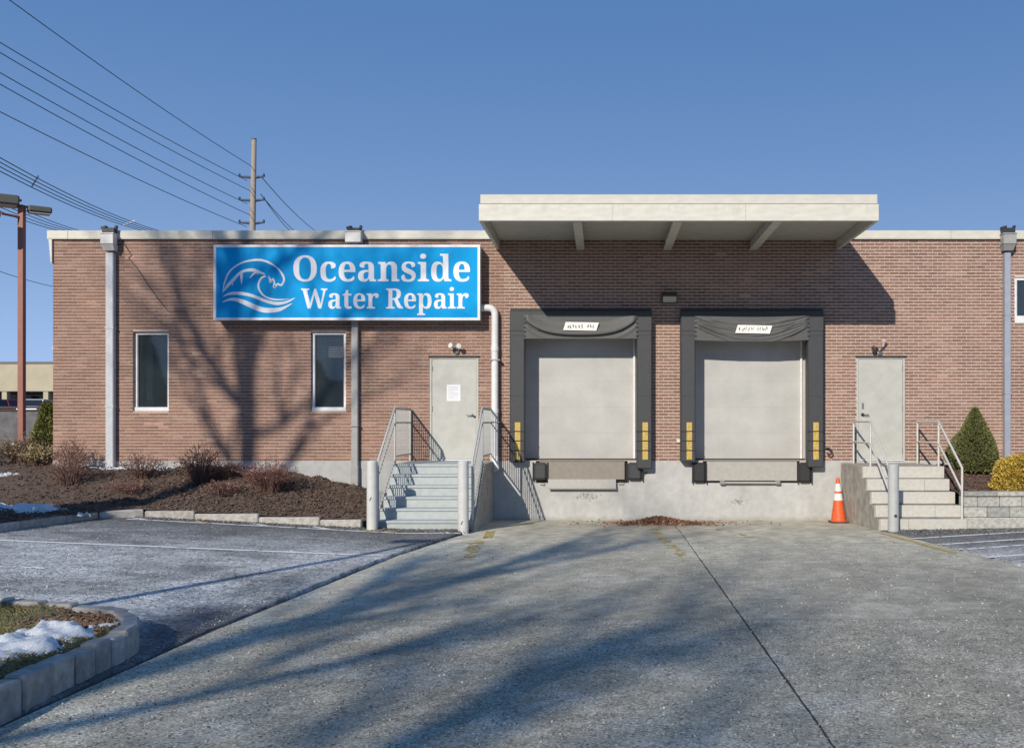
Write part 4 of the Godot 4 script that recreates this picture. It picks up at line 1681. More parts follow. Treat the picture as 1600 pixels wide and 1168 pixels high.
# ------------------------------------------------------------------ stairs and railings
func left_stairs() -> void:
	var x0 := -4.06
	var x1 := -2.378
	var s := thing("concrete_stairs", "bluish grey painted concrete stairs up to the left door", "stairs", Vector3((x0 + x1) / 2, 0, 0))
	var h := (x1 - x0) / 2
	block("landing", "step_blue", s, -h, h, -0.1, FLOOR - 0.05, 0.012, 1.6)
	block("landing_slab", "step_blue", s, -h - 0.0, h, FLOOR - 0.0495, FLOOR - 0.002, 0.014, 1.625, 0.006)
	var n := 5
	var base := 0.10
	var rise := (FLOOR - base) / (n + 1)
	for k in n:
		var top := base + rise * (n - k)
		var z0 := 1.601 + k * 0.30
		var st := begin()
		span(st, -h, h, -0.1, top - 0.045, z0, z0 + 0.299)
		span(st, -h, h, top - 0.0445, top, z0 + 0.026, z0 + 0.324, 0.005)
		obj("step", st, "step_blue", s)
	# cheek wall along the dock side
	var st2 := begin()
	extrude(st2, PackedVector2Array([Vector2(0.012, -0.1), Vector2(3.12, -0.1), Vector2(3.12, 0.28), Vector2(1.66, FLOOR - 0.006), Vector2(0.012, FLOOR - 0.006)]), -0.05, 0.05, Transform3D(Basis(Vector3(0, 0, 1), Vector3(0, 1, 0), Vector3(-1, 0, 0)), Vector3(h + 0.052, 0, 0)))
	obj("cheek_wall", st2, "cheek", s)
	for side in [0, 1]:
		var x := (x0 + 0.03) if side == 0 else (x1 + 0.05)
		var r := thing("stair_railing", "pale steel railing with close balusters on the %s side of the grey stairs" % ["left" if side == 0 else "right"], "railing", Vector3(x, 0, 0), "railings of the grey stairs")
		var zl := 1.62
		var ze := 3.08
		var top := func(z: float) -> float: return 2.34 if z <= zl else lerpf(2.34, 1.37, (z - zl) / (ze - zl))
		var low := func(z: float) -> float: return 1.40 if z <= zl else lerpf(1.34, 0.42, (z - zl) / (ze - zl))
		var st := begin()
		tube(st, [Vector3(0, 2.3, 0.03), Vector3(0, 2.34, 0.07), Vector3(0, 2.34, zl), Vector3(0, 1.37, ze), Vector3(0, 1.30, ze + 0.012)], 0.021, 10)
		obj("handrail", st, "rail_pale", r)
		st = begin()
		tube(st, [Vector3(0, 2.06, 0.06), Vector3(0, 2.06, zl), Vector3(0, 1.09, ze)], 0.014, 8)
		obj("middle_rail", st, "rail_pale", r)
		st = begin()
		tube(st, [Vector3(0, 1.40, 0.06), Vector3(0, 1.40, zl)], 0.016, 8)
		tube(st, [Vector3(0, 1.34, zl), Vector3(0, 0.42, ze)], 0.016, 8)
		obj("bottom_rail", st, "rail_pale", r)
		for pz in [0.07, zl, ze]:
			st = begin()
			var yb: float = FLOOR - 0.01 if pz < 2.0 else 0.12
			if side == 1 and pz > 2.0:
				yb = 0.1
			tube(st, [Vector3(0, yb, pz), Vector3(0, top.call(pz) - 0.015, pz)], 0.021, 10)
			obj("post", st, "rail_pale", r)
			st = begin()
			lathe(st, Vector3(0, yb, pz), [Vector2(0.045, 0), Vector2(0.045, 0.01), Vector2(0.022, 0.012)], 12)
			obj("post_base", st, "grey_metal", r)
		var z := 0.18
		var bal := begin()
		tube(bal, [Vector3.ZERO, Vector3(0, 1, 0)], 0.008, 6, false)
		bal.generate_normals()
		var bm := bal.commit()
		while z < ze - 0.06:
			if absf(z - zl) > 0.04:
				var y0: float = low.call(z)
				var y1: float = top.call(z) - (0.27 if true else 0.0)
				y1 = top.call(z)
				inst("baluster", bm, M.rail_pale, r, Transform3D(Basis.from_scale(Vector3(1, y1 - y0, 1)), Vector3(0, y0, z)))
			z += 0.098


func right_stairs() -> void:
	var x0 := 5.05
	var x1 := 6.66
	var land := 1.205
	var s := thing("concrete_stairs", "cream white block stairs with a bare concrete side up to the right door", "stairs", Vector3((x0 + x1) / 2, 0, 0))
	var h := (x1 - x0) / 2
	block("landing", "cheek", s, -h, h, -0.1, land, 0.012, 1.64, 0.004)
	var n := 4
	var base := 0.075
	var rise := (land - base) / (n + 1)
	block("landing_riser", "step_white", s, -h + 0.029, h - 0.003, land - rise, land - 0.004, 1.641, 1.70, 0.006)
	for k in n:
		var top := base + rise * (n - k)
		var z0 := 1.701 + k * 0.30
		# the bare core, then the pale blocks that make up the visible riser
		block("step", "cheek", s, -h + 0.03, h, -0.1, top - 0.004, z0, z0 + 0.24)
		var cuts := [-h + 0.029, -h + 0.029 + (1.1 if k % 2 == 0 else 0.52), h - 0.003]
		if k == 1:
			cuts = [-h + 0.029, h - 0.003]
		for q in cuts.size() - 1:
			block("step_block", "step_white", s, cuts[q] + 0.002, cuts[q + 1] - 0.002, top - rise + 0.003, top - rng.randf_range(0.0, 0.004), z0 + 0.241, z0 + 0.3, 0.007)
	var prof := [Vector2(1.642, -0.1), Vector2(1.642, land - 0.004)]
	for k in n + 1:
		var ze := 1.695 + k * 0.30
		prof.append(Vector2(ze, land - rise * k - 0.004))
		prof.append(Vector2(ze, maxf(land - rise * (k + 1), -0.1) - 0.004))
	prof[-1].y = -0.1
	var sw := begin()
	extrude(sw, PackedVector2Array(prof), 0.0, 0.028, Transform3D(Basis(Vector3(0, 0, 1), Vector3(0, 1, 0), Vector3(-1, 0, 0)), Vector3(-h + 0.0285, 0, 0)))
	obj("side_wall", sw, "cheek", s)
	for side in [0, 1]:
		var x := 5.25 if side == 0 else 6.58
		var r := thing("pipe_railing", "white two bar pipe railing on the %s side of the white stairs" % ["left" if side == 0 else "right"], "railing", Vector3(x, 0, 0), "railings of the white stairs")
		var zt := 1.60
		var ze := 2.86
		for b in [[0.0, "top_rail"], [0.42, "middle_rail"]]:
			var st := begin()
			var y := 2.075 - b[0] as float
			tube(st, [Vector3(0, y, 0.28), Vector3(0, y, zt), Vector3(0, y - 0.84, ze)], 0.021, 10)
			obj(b[1], st, "rail_white", r)
		for pz in [0.30, zt, ze]:
			var yb := land - 0.01 if pz < 2.0 else 0.29
			var yt := 2.07 if pz < 2.0 else 1.245
			var st := begin()
			tube(st, [Vector3(0, yb, pz), Vector3(0, yt, pz)], 0.021, 10)
			obj("post", st, "rail_white", r)


func bollards() -> void:
	for d in [[-4.07, 3.36, 1.375, "white steel bollard at the left front of the grey stairs"], [-2.455, 3.36, 1.375, "white steel bollard at the right front of the grey stairs"], [5.25, 3.12, 1.305, "white steel bollard with a rusty bolt in front of the white stairs"]]:
		var s := thing("bollard", d[3], "bollard", Vector3(d[0], 0.09, d[1]), "white steel bollards")
		var st := begin()
		var hh: float = d[2] - 0.09
		lathe(st, Vector3.ZERO, [Vector2(0.097, -0.1), Vector2(0.097, hh - 0.012), Vector2(0.09, hh)], 24)
		obj("pipe", st, "bollard" if d[0] < 0 else "bollard_grey", s)
		st = begin()
		lathe(st, Vector3.ZERO, [Vector2(0.0895, hh), Vector2(0.06, hh + 0.012), Vector2(0, hh + 0.018)], 24)
		obj("cap", st, "bollard" if d[0] < 0 else "bollard_grey", s)
		if d[0] > 0:
			st = begin()
			lathe(st, Vector3(0.01, 0.30, 0.095), [Vector2(0.028, 0), Vector2(0.028, 0.012), Vector2(0.012, 0.03), Vector2(0, 0.03)], 12, Basis(Vector3.RIGHT, PI / 2))
			obj("bolt", st, "bronze", s)
		else:
			st = begin()
			box(st, Vector3(-0.01, 0.62 if d[0] < -3 else 0.2, 0.0965), Vector3(0.018, 0.07, 0.006), 0.002, Basis(Vector3(0, 0, 1), -0.4))
			obj("scrape", st, "bronze", s)


# ------------------------------------------------------------------ planter on the right
func planter() -> void:
	var s := thing("block_retaining_wall", "low grey concrete block retaining wall right of the white stairs", "retaining wall", Vector3(6.67, 0, 2.6))
	var mats := ["block", "block_b", "block_c"]
	block("footing", "block_c", s, 0.0, 6.0, -0.1, 0.315, -0.2, 0.20, 0.02)
	for row in 2:
		var x := 0.0
		var first := true
		while x < 6.0:
			var w := (0.24 if row == 1 and first else 0.42) + rng.randf_range(-0.02, 0.02)
			first = false
			var z := 0.14 + rng.randf_range(-0.008, 0.008) - row * 0.01
			block("wall_block", mats[rng.randi() % 3], s, x, x + w - 0.008, 0.318 + row * 0.192, 0.318 + (row + 1) * 0.192 - 0.006, -0.16, z, 0.014)
			x += w
	var cx := 0.0
	while cx < 6.0:
		block("cap_stone", mats[rng.randi() % 3], s, cx, cx + 0.592, 0.705, 0.785, -0.16, 0.165, 0.012)
		cx += 0.6
	var b := structure("planter_soil")
	var st := begin()
	grid(st, 40, 24, func(u, v):
		var x: float = lerpf(6.67, 12.7, u)
		var z: float = lerpf(0.01, 2.46, v)
		return Vector3(x, 0.74 + 0.40 * smoothstep(2.46, 0.6, z) + 0.03 * noise_b.get_noise_2d(x * 2, z * 2), z), null, false)
	obj("soil", st, "soil", b)
	var chip := BoxMesh.new()
	chip.size = Vector3(0.05, 0.008, 0.016)
	var xs := []
	var cs := []
	for i in 2500:
		var x := rng.randf_range(6.7, 10)
		var z := rng.randf_range(0.05, 2.4)
		xs.append(Transform3D(Basis.from_euler(Vector3(rng.randfn(0, 0.5), rng.randf() * TAU, rng.randfn(0, 0.5))).scaled(v3(rng.randf_range(0.5, 1.6))), Vector3(x, 0.76 + 0.40 * smoothstep(2.46, 0.6, z) + 0.03 * noise_b.get_noise_2d(x * 2, z * 2), z)))
		cs.append(Color(0.10, 0.06, 0.045).lerp(Color(0.24, 0.15, 0.12), pow(rng.randf(), 2.0)))
	multi("mulch_chips", chip, "chip", xs, cs, b)


# ------------------------------------------------------------------ plants
func leaf(st: SurfaceTool, p: Vector3, d: Vector3, w: float, l: float, c: Color) -> void:
	var side := d.cross(Vector3(rng.randf_range(-1, 1), rng.randf_range(-1, 1), rng.randf_range(-1, 1))).normalized()
	st.set_color(c)
	var m := p + d * l * 0.5
	tri(st, p, m + side * w * 0.5, p + d * l)
	tri(st, p, p + d * l, m - side * w * 0.5)


func twiggy(called: String, label: String, at: Vector3, r: float, h: float, stems: int, leaf_cols: Array, per: int, leaf_l: float, category := "shrub", group := "", spread := 1.0) -> Node3D:
	var s := thing(called, label, category, at, group)
	var tw := begin()
	var lv := begin()
	for i in int(stems * 0.8):
		var a := rng.randf() * TAU
		var out := sqrt(rng.randf()) * r * spread
		var tip := Vector3(cos(a) * out, h * rng.randf_range(0.55, 1.0) * (1.0 - 0.45 * pow(out / r, 2.0)), sin(a) * out)
		var root := Vector3(cos(a), 0, sin(a)) * rng.randf() * r * 0.25 + Vector3(0, -0.05, 0)
		var mid := root.lerp(tip, 0.5) + Vector3(rng.randfn(0, 0.04), h * 0.12, rng.randfn(0, 0.04))
		var c := catmull([root, mid, tip], 4)
		var rs := []
		for k in c.size():
			rs.append(lerpf(0.006, 0.0022, float(k) / (c.size() - 1)))
		tube(tw, c, rs, 3, false)
		for k in 3:
			var f := rng.randf_range(0.4, 0.95)
			var p: Vector3 = c[int(f * (c.size() - 1))]
			var e := p + Vector3(rng.randfn(0, 0.09), rng.randf_range(0.02, 0.14), rng.randfn(0, 0.09))
			tube(tw, [p, e], [0.003, 0.0015], 3, false)
			for q in per:
				var lp := p.lerp(e, rng.randf())
				leaf(lv, lp, Vector3(rng.randfn(0, 1), rng.randfn(0.1, 1), rng.randfn(0, 1)).normalized(), leaf_l * 0.55, leaf_l * rng.randf_range(0.6, 1.3), leaf_cols[rng.randi() % leaf_cols.size()])
	obj("twigs", tw, "twig", s)
	lv.generate_normals()
	obj("leaves", lv, "leafy", s, false)
	return s


func mound(called: String, label: String, at: Vector3, r: Vector3, n: int, cols: Array, leaf_l: float, shape: Callable, category: String, group := "") -> void:
	# foliage made of many small leaves spread through the outer part of a volume, with a dark inner mass of twigs
	var s := thing(called, label, category, at, group)
	var lv := begin()
	var lumps := []
	for k in 26:
		lumps.append([Vector3(rng.randfn(0, 1), rng.randfn(0.1, 0.9), rng.randfn(0, 1)).normalized(), rng.randf_range(0.78, 1.15)])
	for i in n:
		var t := rng.randf()
		var a := rng.randf() * TAU
		var rad: float = shape.call(t)
		var dir := Vector3(cos(a), (t - 0.4) * 1.5, sin(a)).normalized()
		var f := 1.0
		var best := -1.0
		for l in lumps:
			var dd: float = dir.dot(l[0])
			if dd > best:
				best = dd
				f = l[1] * lerpf(0.84, 1.0, smoothstep(0.86, 0.98, dd))
		var depth := 1.0 - 0.65 * pow(rng.randf(), 2.2)
		var p := Vector3(cos(a) * rad * r.x * depth * f, t * r.y, sin(a) * rad * r.z * depth * f)
		var d := (Vector3(cos(a), rng.randf_range(0.2, 1.2), sin(a)) + Vector3(rng.randfn(0, 0.45), rng.randfn(0, 0.45), rng.randfn(0, 0.45))).normalized()
		leaf(lv, p, d, leaf_l * 0.5, leaf_l * rng.randf_range(0.6, 1.3), cols[rng.randi() % cols.size()])
	lv.generate_normals()
	obj("foliage", lv, "leafy", s, false)
	var st := begin()
	for k in 9:
		var a := rng.randf() * TAU
		var t := rng.randf_range(0.5, 0.95)
		var rad: float = shape.call(t) * 0.6
		tube(st, [Vector3(cos(a) * 0.02, -0.1, sin(a) * 0.02), Vector3(cos(a) * rad * r.x * 0.5, t * r.y * 0.5, sin(a) * rad * r.z * 0.5), Vector3(cos(a) * rad * r.x, t * r.y, sin(a) * rad * r.z)], [0.014, 0.01, 0.005], 5, false)
	obj("stems", st, "twig", s)


func shrubs() -> void:
	var red := [Color(0.24, 0.075, 0.06), Color(0.33, 0.125, 0.095), Color(0.17, 0.055, 0.045), Color(0.40, 0.20, 0.15)]
	var pale := [Color(0.30, 0.16, 0.12), Color(0.22, 0.10, 0.08), Color(0.36, 0.22, 0.16)]
	var g := "bare red shrubs in the mulch bed"
	for d in [
		[-6.5, 1.5, 0.62, 0.86, 190, red, "fullest dark red twiggy shrub, right of the other bed shrubs"],
		[-8.0, 1.2, 0.55, 0.88, 170, red, "tall red twiggy shrub between the two tall windows"],
		[-9.25, 1.0, 0.5, 0.55, 110, pale, "low thin brownish shrub under the first tall window"],
		[-10.45, 1.5, 0.62, 0.8, 110, pale, "sparse pinkish shrub in front of the white downspout"],
		[-7.3, 1.9, 0.42, 0.3, 90, pale, "small low pinkish tuft left of the fullest dark red shrub"],
		[-9.0, 2.0, 0.5, 0.28, 80, pale, "flat dry tuft in the mulch nearest the kerb bend"],
		[-7.55, 0.9, 0.4, 0.42, 80, red, "small red shrub close to the foundation by the tree shadow"],
		[-10.9, 0.55, 0.45, 0.75, 80, pale, "thin dry shrub at the left corner of the bricks"],
	]:
		twiggy("bare_shrub", d[6], Vector3(d[0], mulch_h(d[0], d[1]) - 0.02, d[1]), d[2], d[3], d[4], d[5], 3, 0.035, "shrub", g)
	# left of the building
	mound("evergreen_bush", "dark green bush beside the left corner of the building", Vector3(-12.25, 1.1, -1.0), Vector3(0.52, 1.4, 0.5), 11000, [Color(0.16, 0.18, 0.045), Color(0.21, 0.22, 0.06), Color(0.11, 0.13, 0.035), Color(0.30, 0.27, 0.09)], 0.06, func(t): return (1.0 - 0.85 * pow(t, 1.3)) * (0.55 + 0.45 * smoothstep(0.0, 0.2, t)), "bush")
	var straw := [Color(0.40, 0.33, 0.14), Color(0.34, 0.25, 0.12), Color(0.26, 0.24, 0.10), Color(0.45, 0.40, 0.22)]
	twiggy("dry_plant", "yellow straw coloured plant at the left foot of the building", Vector3(-11.9, 1.12, -0.1), 0.42, 0.5, 150, straw, 4, 0.05, "plant")
	twiggy("dry_plant", "tall brown dry plant in front of the lamp post", Vector3(-12.6, 1.12, -0.6), 0.6, 0.75, 190, [Color(0.28, 0.21, 0.12), Color(0.2, 0.17, 0.09), Color(0.33, 0.27, 0.15)], 3, 0.05, "plant")
	twiggy("dry_plant", "low green and brown plant left of the lamp post", Vector3(-13.2, 1.1, -0.2), 0.5, 0.5, 120, [Color(0.16, 0.17, 0.07), Color(0.24, 0.2, 0.1)], 3, 0.05, "plant")
	# right planter
	mound("cone_evergreen", "small cone shaped evergreen beside the bluish grey downspout", Vector3(7.46, 1.08, 1.15), Vector3(0.58, 1.25, 0.55), 30000, [Color(0.15, 0.165, 0.05), Color(0.18, 0.19, 0.065), Color(0.11, 0.12, 0.04), Color(0.21, 0.205, 0.085)], 0.05, func(t): return (1.0 - pow(t, 1.75)) * 0.9 * (0.62 + 0.38 * smoothstep(0.0, 0.22, t)) + 0.02, "evergreen")
	mound("yellow_bush", "bright yellow leafy bush behind the block retaining wall", Vector3(8.12, 0.76, 2.05), Vector3(0.85, 0.68, 0.6), 15000, [Color(0.58, 0.42, 0.06), Color(0.50, 0.33, 0.05), Color(0.66, 0.52, 0.12), Color(0.40, 0.27, 0.05)], 0.05, func(t): return sqrt(maxf(0.0, 1.0 - pow(t, 2.4))) * (0.8 + 0.2 * smoothstep(0.0, 0.3, t)), "bush")


func traffic_cone() -> void:
	var c := thing("traffic_cone", "orange traffic cone with two white bands against the bare concrete stair side", "traffic cone", Vector3(4.84, drive_h(0.7) + 0.002, 0.7))
	var st := begin()
	box(st, Vector3(0, 0.018, 0), Vector3(0.36, 0.034, 0.36), 0.012)
	obj("base", st, "cone_base", c)
	var r := func(y: float) -> float: return lerpf(0.148, 0.034, (y - 0.036) / 0.87)
	var lean := Basis(Vector3(0, 0, 1), 0.015)
	for e in [[0.036, 0.46, "cone_orange", "lower_body", 0.0], [0.46, 0.60, "cone_white", "white_band", 0.003], [0.60, 0.645, "cone_orange", "orange_gap", 0.0], [0.645, 0.80, "cone_white", "white_band", 0.003], [0.80, 0.905, "cone_orange", "tip", 0.0]]:
		st = begin()
		var prof := [Vector2(r.call(e[0]) + e[4], e[0]), Vector2(r.call(e[1]) + e[4], e[1])]
		if e[3] == "lower_body":
			prof.push_front(Vector2(r.call(e[0]) + 0.02, e[0] - 0.001))
			prof[1].y += 0.02
		if e[3] == "tip":
			prof.append(Vector2(0.02, 0.915))
			prof.append(Vector2(0.0, 0.905))
		lathe(st, Vector3.ZERO, prof, 24, lean)
		obj(e[3], st, e[2], c)


func leaf_pile() -> void:
	var s := thing("leaf_pile", "heap of dead brown leaves at the top of the driveway joint", "leaf pile", Vector3(1.1, 0, 0.95))
	var hf := func(x: float, z: float) -> float:
		return 0.12 * exp(-pow(x / 0.36, 2.0) - pow(z / 0.3, 2.0)) + 0.05 * exp(-pow((x - 0.5) / 0.4, 2.0) - pow((z - 0.1) / 0.25, 2.0))
	var st := begin()
	grid(st, 40, 30, func(u, v):
		var x: float = lerpf(-0.9, 1.1, u)
		var z: float = lerpf(-0.7, 0.8, v)
		return Vector3(x, drive_h(z + 0.95) - 0.012 + hf.call(x, z) + 0.01 * noise_c.get_noise_2d(x * 6, z * 6), z), null, false)
	obj("heap", st, "soil", s)
	var lv := begin()
	for i in 2600:
		var x := rng.randfn(0.05, 0.36)
		var z := rng.randfn(0.02, 0.24)
		if i % 5 == 0:
			x = rng.randfn(0.05, 0.75)
			z = rng.randfn(0.1, 0.4)
		z = maxf(z, -0.92)
		var y: float = maxf(hf.call(x, z) - 0.012, 0.0) + drive_h(z + 0.95) + 0.006
		var k := rng.randf()
		var c := Color(0.15, 0.075, 0.045).lerp(Color(0.38, 0.215, 0.14), k * k)
		leaf(lv, Vector3(x, y, z), Vector3(rng.randfn(0, 1), rng.randf_range(0.05, 0.6), rng.randfn(0, 1)).normalized(), 0.035, rng.randf_range(0.035, 0.075), c)
	lv.generate_normals()
	obj("leaves", lv, "leafy", s, false).set_meta("kind", "stuff")


func snow_heap(label: String, at: Vector3, sx: float, sz: float, hgt: float, base: Callable, sd: float, turn := 0.0) -> void:
	var s := thing("snow_patch", label, "snow", at)
	var st := begin()
	var n := 90
	var f := func(x: float, z: float) -> float:
		var q := Vector2(x / sx, z / sz)
		var edge := 1.0 - q.length() + 0.6 * noise_b.get_noise_2d(x * 1.2 + sd, z * 1.2) + 0.34 * noise_c.get_noise_2d(x + sd, z)
		var lump := 0.7 * noise_a.get_noise_2d(x * 4.0 + sd * 2.0, z * 4.0) + 0.22 * noise_b.get_noise_2d(x * 2.4 + sd, z * 2.4) + 0.05 * noise_c.get_noise_2d(x * 2.0, z * 2.0)
		return hgt * sqrt(smoothstep(0.0, 0.7, edge)) * clampf(0.7 + 1.25 * lump, 0.12, 1.5) - 0.03 * (1.0 - smoothstep(-0.1, 0.1, edge))
	grid(st, n, n, func(u, v):
		var x: float = lerpf(-1.5 * sx, 1.5 * sx, u)
		var z: float = lerpf(-1.5 * sz, 1.5 * sz, v)
		var p := Vector2(x, z).rotated(turn)
		return Vector3(p.x, base.call(at.x + p.x, at.z + p.y) - at.y + f.call(x, z), p.y), null, false, func(u, v):
			return f.call(lerpf(-1.5 * sx, 1.5 * sx, u), lerpf(-1.5 * sz, 1.5 * sz, v)) > -0.02)
	obj("snow", st, "snow", s)


func snow() -> void:
	snow_heap("icy heap of old snow on the grass island behind its kerb", Vector3(-4.52, 0.3, 13.25), 0.30, 0.95, 0.085, island_h, 5.0, 0.10)
	snow_heap("patch of snow on the mulch by the left edge of the view", Vector3(-10.0, 0.55, 4.2), 0.95, 0.42, 0.10, mulch_h, 8.0)
	snow_heap("thin snow strip at the foot of the bricks below the first window", Vector3(-9.6, 1.1, 0.22), 0.9, 0.14, 0.07, mulch_h, 14.0)
	snow_heap("small snow strip against the foundation right of the tall shrub", Vector3(-7.3, 1.05, 0.2), 0.5, 0.12, 0.06, mulch_h, 21.0)
	snow_heap("thin snow patch left of the lamp post plants", Vector3(-12.6, 1.14, 1.0), 0.8, 0.2, 0.05, mulch_h, 27.0)


# ------------------------------------------------------------------ background on the left
func background() -> void:
	var w := thing("grey_retaining_wall", "dark grey retaining wall behind the lamp post", "wall", Vector3(-40, 0.6, -20))
	block("wall_face", "retaining", w, -60, 25.5, -0.8, 1.90, -0.3, 0.0, 0.02)
	block("wall_cap", "far_dark", w, -60, 25.6, 1.902, 1.97, -0.36, 0.05, 0.01)
	var fe := thing("guard_rail", "steel guard rail along the top of the dark grey wall", "guard rail", Vector3(-40, 2.57, -20.15))
	for k in 24:
		block("post", "far_dark", fe, -40 + k * 2.7, -39.9 + k * 2.7, 0.0, 0.15, -0.05, 0.05)
	block("rail", "far_dark", fe, -40, 25, 0.04, 0.13, 0.055, 0.09, 0.01)
	# long beige building
	var b := thing("beige_building", "long low beige building with a dark storefront far behind the lamp post", "building", Vector3(-62, 2.25, -75))
	block("upper_wall", "far_wall", b, -60, 32, 2.72, 5.4, -20, 0.0, 0.03)
	block("roof_edge", "far_trim", b, -60.1, 32.1, 5.402, 5.6, -20.1, 0.1, 0.02)
	block("back_wall", "far_dark", b, -60, 32, 0.0, 2.7, -20, -3.0)
	for k in 23:
		var x := -60.0 + k * 4.0
		block("pillar", "far_wall", b, x, x + 0.5, 0.0, 2.715, -0.7, -0.1, 0.02)
		var wn := block("window", "far_trim", b, x + 0.7, x + 3.8, 0.4, 2.5, -2.99, -2.9)
		block("pane", "car_glass", wn, x + 0.85, x + 3.65, 0.55, 2.35, -2.895, -2.88)
	block("canopy_underside", "far_dark", b, -60, 32, 2.60, 2.714, -2.9, -0.75)
	car(Vector3(-45.6, 2.25, -55), "car_red", 1.35, "red car parked on the upper car park left of the lamp post")
	car(Vector3(-42.9, 2.25, -55), "car_white", 1.75, "white car parked on the upper car park right of the lamp post")
	car(Vector3(-48.8, 2.25, -58), "car_silver", 1.5, "silver car parked on the upper car park at the left edge")


func car(at: Vector3, paint: String, turn: float, label: String) -> void:
	var c := thing("parked_car", label, "car", at, "cars on the upper car park")
	c.rotation.y = turn
	var side := Transform3D(Basis(Vector3(1, 0, 0), Vector3(0, 1, 0), Vector3(0, 0, 1)), Vector3.ZERO)
	var st := begin()
	extrude(st, PackedVector2Array([Vector2(-2.2, 0.3), Vector2(2.2, 0.3), Vector2(2.27, 0.55), Vector2(2.2, 0.78), Vector2(1.2, 0.92), Vector2(-1.9, 0.98), Vector2(-2.2, 0.9), Vector2(-2.28, 0.6)]), -0.88, 0.88, side)
	obj("body", st, paint, c)
	st = begin()
	var lo := [Vector3(1.15, 0.92, 0.84), Vector3(-1.95, 0.975, 0.84), Vector3(-1.95, 0.975, -0.84), Vector3(1.15, 0.92, -0.84)]
	var hi := [Vector3(0.35, 1.44, 0.66), Vector3(-1.4, 1.44, 0.66), Vector3(-1.4, 1.44, -0.66), Vector3(0.35, 1.44, -0.66)]
	var o := Vector3(-0.4, 1.1, 0)
	for k in 4:
		quad_o(st, lo[k], lo[(k + 1) % 4], hi[(k + 1) % 4], hi[k], o)
	obj("window_glass", st, "car_glass", c)
	block("roof", paint, c, -1.42, 0.37, 1.44, 1.49, -0.68, 0.68, 0.02)
	st = begin()
	for e in [[0, 0], [1, 1], [2, 2], [3, 3]]:
		tube(st, [lo[e[0]] * 1.002, hi[e[1]] * 1.002], 0.045, 5)
	tube(st, [Vector3(-0.5, 0.95, 0.845), Vector3(-0.5, 1.44, 0.67)], 0.04, 5)
	tube(st, [Vector3(-0.5, 0.95, -0.845), Vector3(-0.5, 1.44, -0.67)], 0.04, 5)
	obj("pillars", st, paint, c)
	for x in [1.35, -1.35]:
		for z in [-0.8, 0.8]:
			st = begin()
			lathe(st, Vector3(x, 0.32, z - 0.1), [Vector2(0, 0.01), Vector2(0.2, 0.0), Vector2(0.32, 0.02), Vector2(0.32, 0.2), Vector2(0.2, 0.22), Vector2(0, 0.21)], 16, Basis(Vector3.RIGHT, PI / 2))
			obj("wheel", st, "rubber", c)
	for z in [-0.65, 0.65]:
		block("headlight", "fixture_white", c, 2.19, 2.25, 0.62, 0.75, z - 0.17, z + 0.17, 0.01)
		block("tail_light", "tail_light", c, -2.27, -2.2, 0.68, 0.85, z - 0.15, z + 0.15, 0.01)


func lamp_post() -> void:
	var s := thing("lamp_post", "reddish brown lamp post with dark box heads left of the building", "lamp post", Vector3(-15.75, 1.0, -6.0))
	var st := begin()
	span(st, -0.075, 0.075, -0.2, 6.95, -0.075, 0.075, 0.008)
	obj("pole", st, "lamp_brown", s)
	st = begin()
	box_taper(st, Vector3(0, -0.1, 0), Vector2(0.2, 0.2), Vector3(0, 0.5, 0), Vector2(0.17, 0.17))
	obj("base", st, "kerb", s)
	for e in [[Vector3(-0.52, 7.02, 0.35), 0.66, 1.2], [Vector3(0.34, 6.86, -0.25), 0.34, 0.8], [Vector3(-0.52, 6.56, 1.0), 0.5, 1.0]]:
		st = begin()
		tube(st, [Vector3(0, e[0].y + 0.05, 0), Vector3(e[0].x * 0.5, e[0].y + 0.06, e[0].z * 0.5)], 0.035, 6)
		obj("arm", st, "lamp_brown", s)
		var d := Vector3(e[0].x, 0, e[0].z).normalized()
		var bs := Basis(d, Vector3.UP, d.cross(Vector3.UP))
		st = begin()
		box(st, e[0], Vector3(e[1] * 1.7, 0.22 * e[2], 0.5 * e[2]), 0.04, bs)
		var head := obj("lamp_head", st, "lamp_head", s)
		st = begin()
		box(st, e[0] + Vector3(0, -0.112 * e[2] - 0.006, 0), Vector3(e[1] * 1.5, 0.02, 0.38 * e[2]), 0.0, bs)
		obj("lens", st, "fixture_white", head)
	st = begin()
	lathe(st, Vector3(-0.28, 7.0, 0.2), [Vector2(0.05, 0), Vector2(0.05, 0.1), Vector2(0.085, 0.11), Vector2(0.085, 0.17), Vector2(0, 0.2)], 12)
	obj("light_sensor", st, "dark_metal", s)


func wire_curve(a: Vector3, b: Vector3, sag: float, n := 24) -> Array:
	var out := []
	for i in n + 1:
		var t := float(i) / n
		out.append(a.lerp(b, t) - Vector3(0, sag * 4.0 * t * (1.0 - t), 0))
	return out


func pix(px: float, py: float, dist: float) -> Vector3:
	# offset in metres of a sight line from the surveyed camera point, used to survey the far poles and wires
	return Vector3((px - 940.0) * dist / 1554.0, CAM_H + (658.0 - py) * dist / 1554.0, CAM_Z - dist)


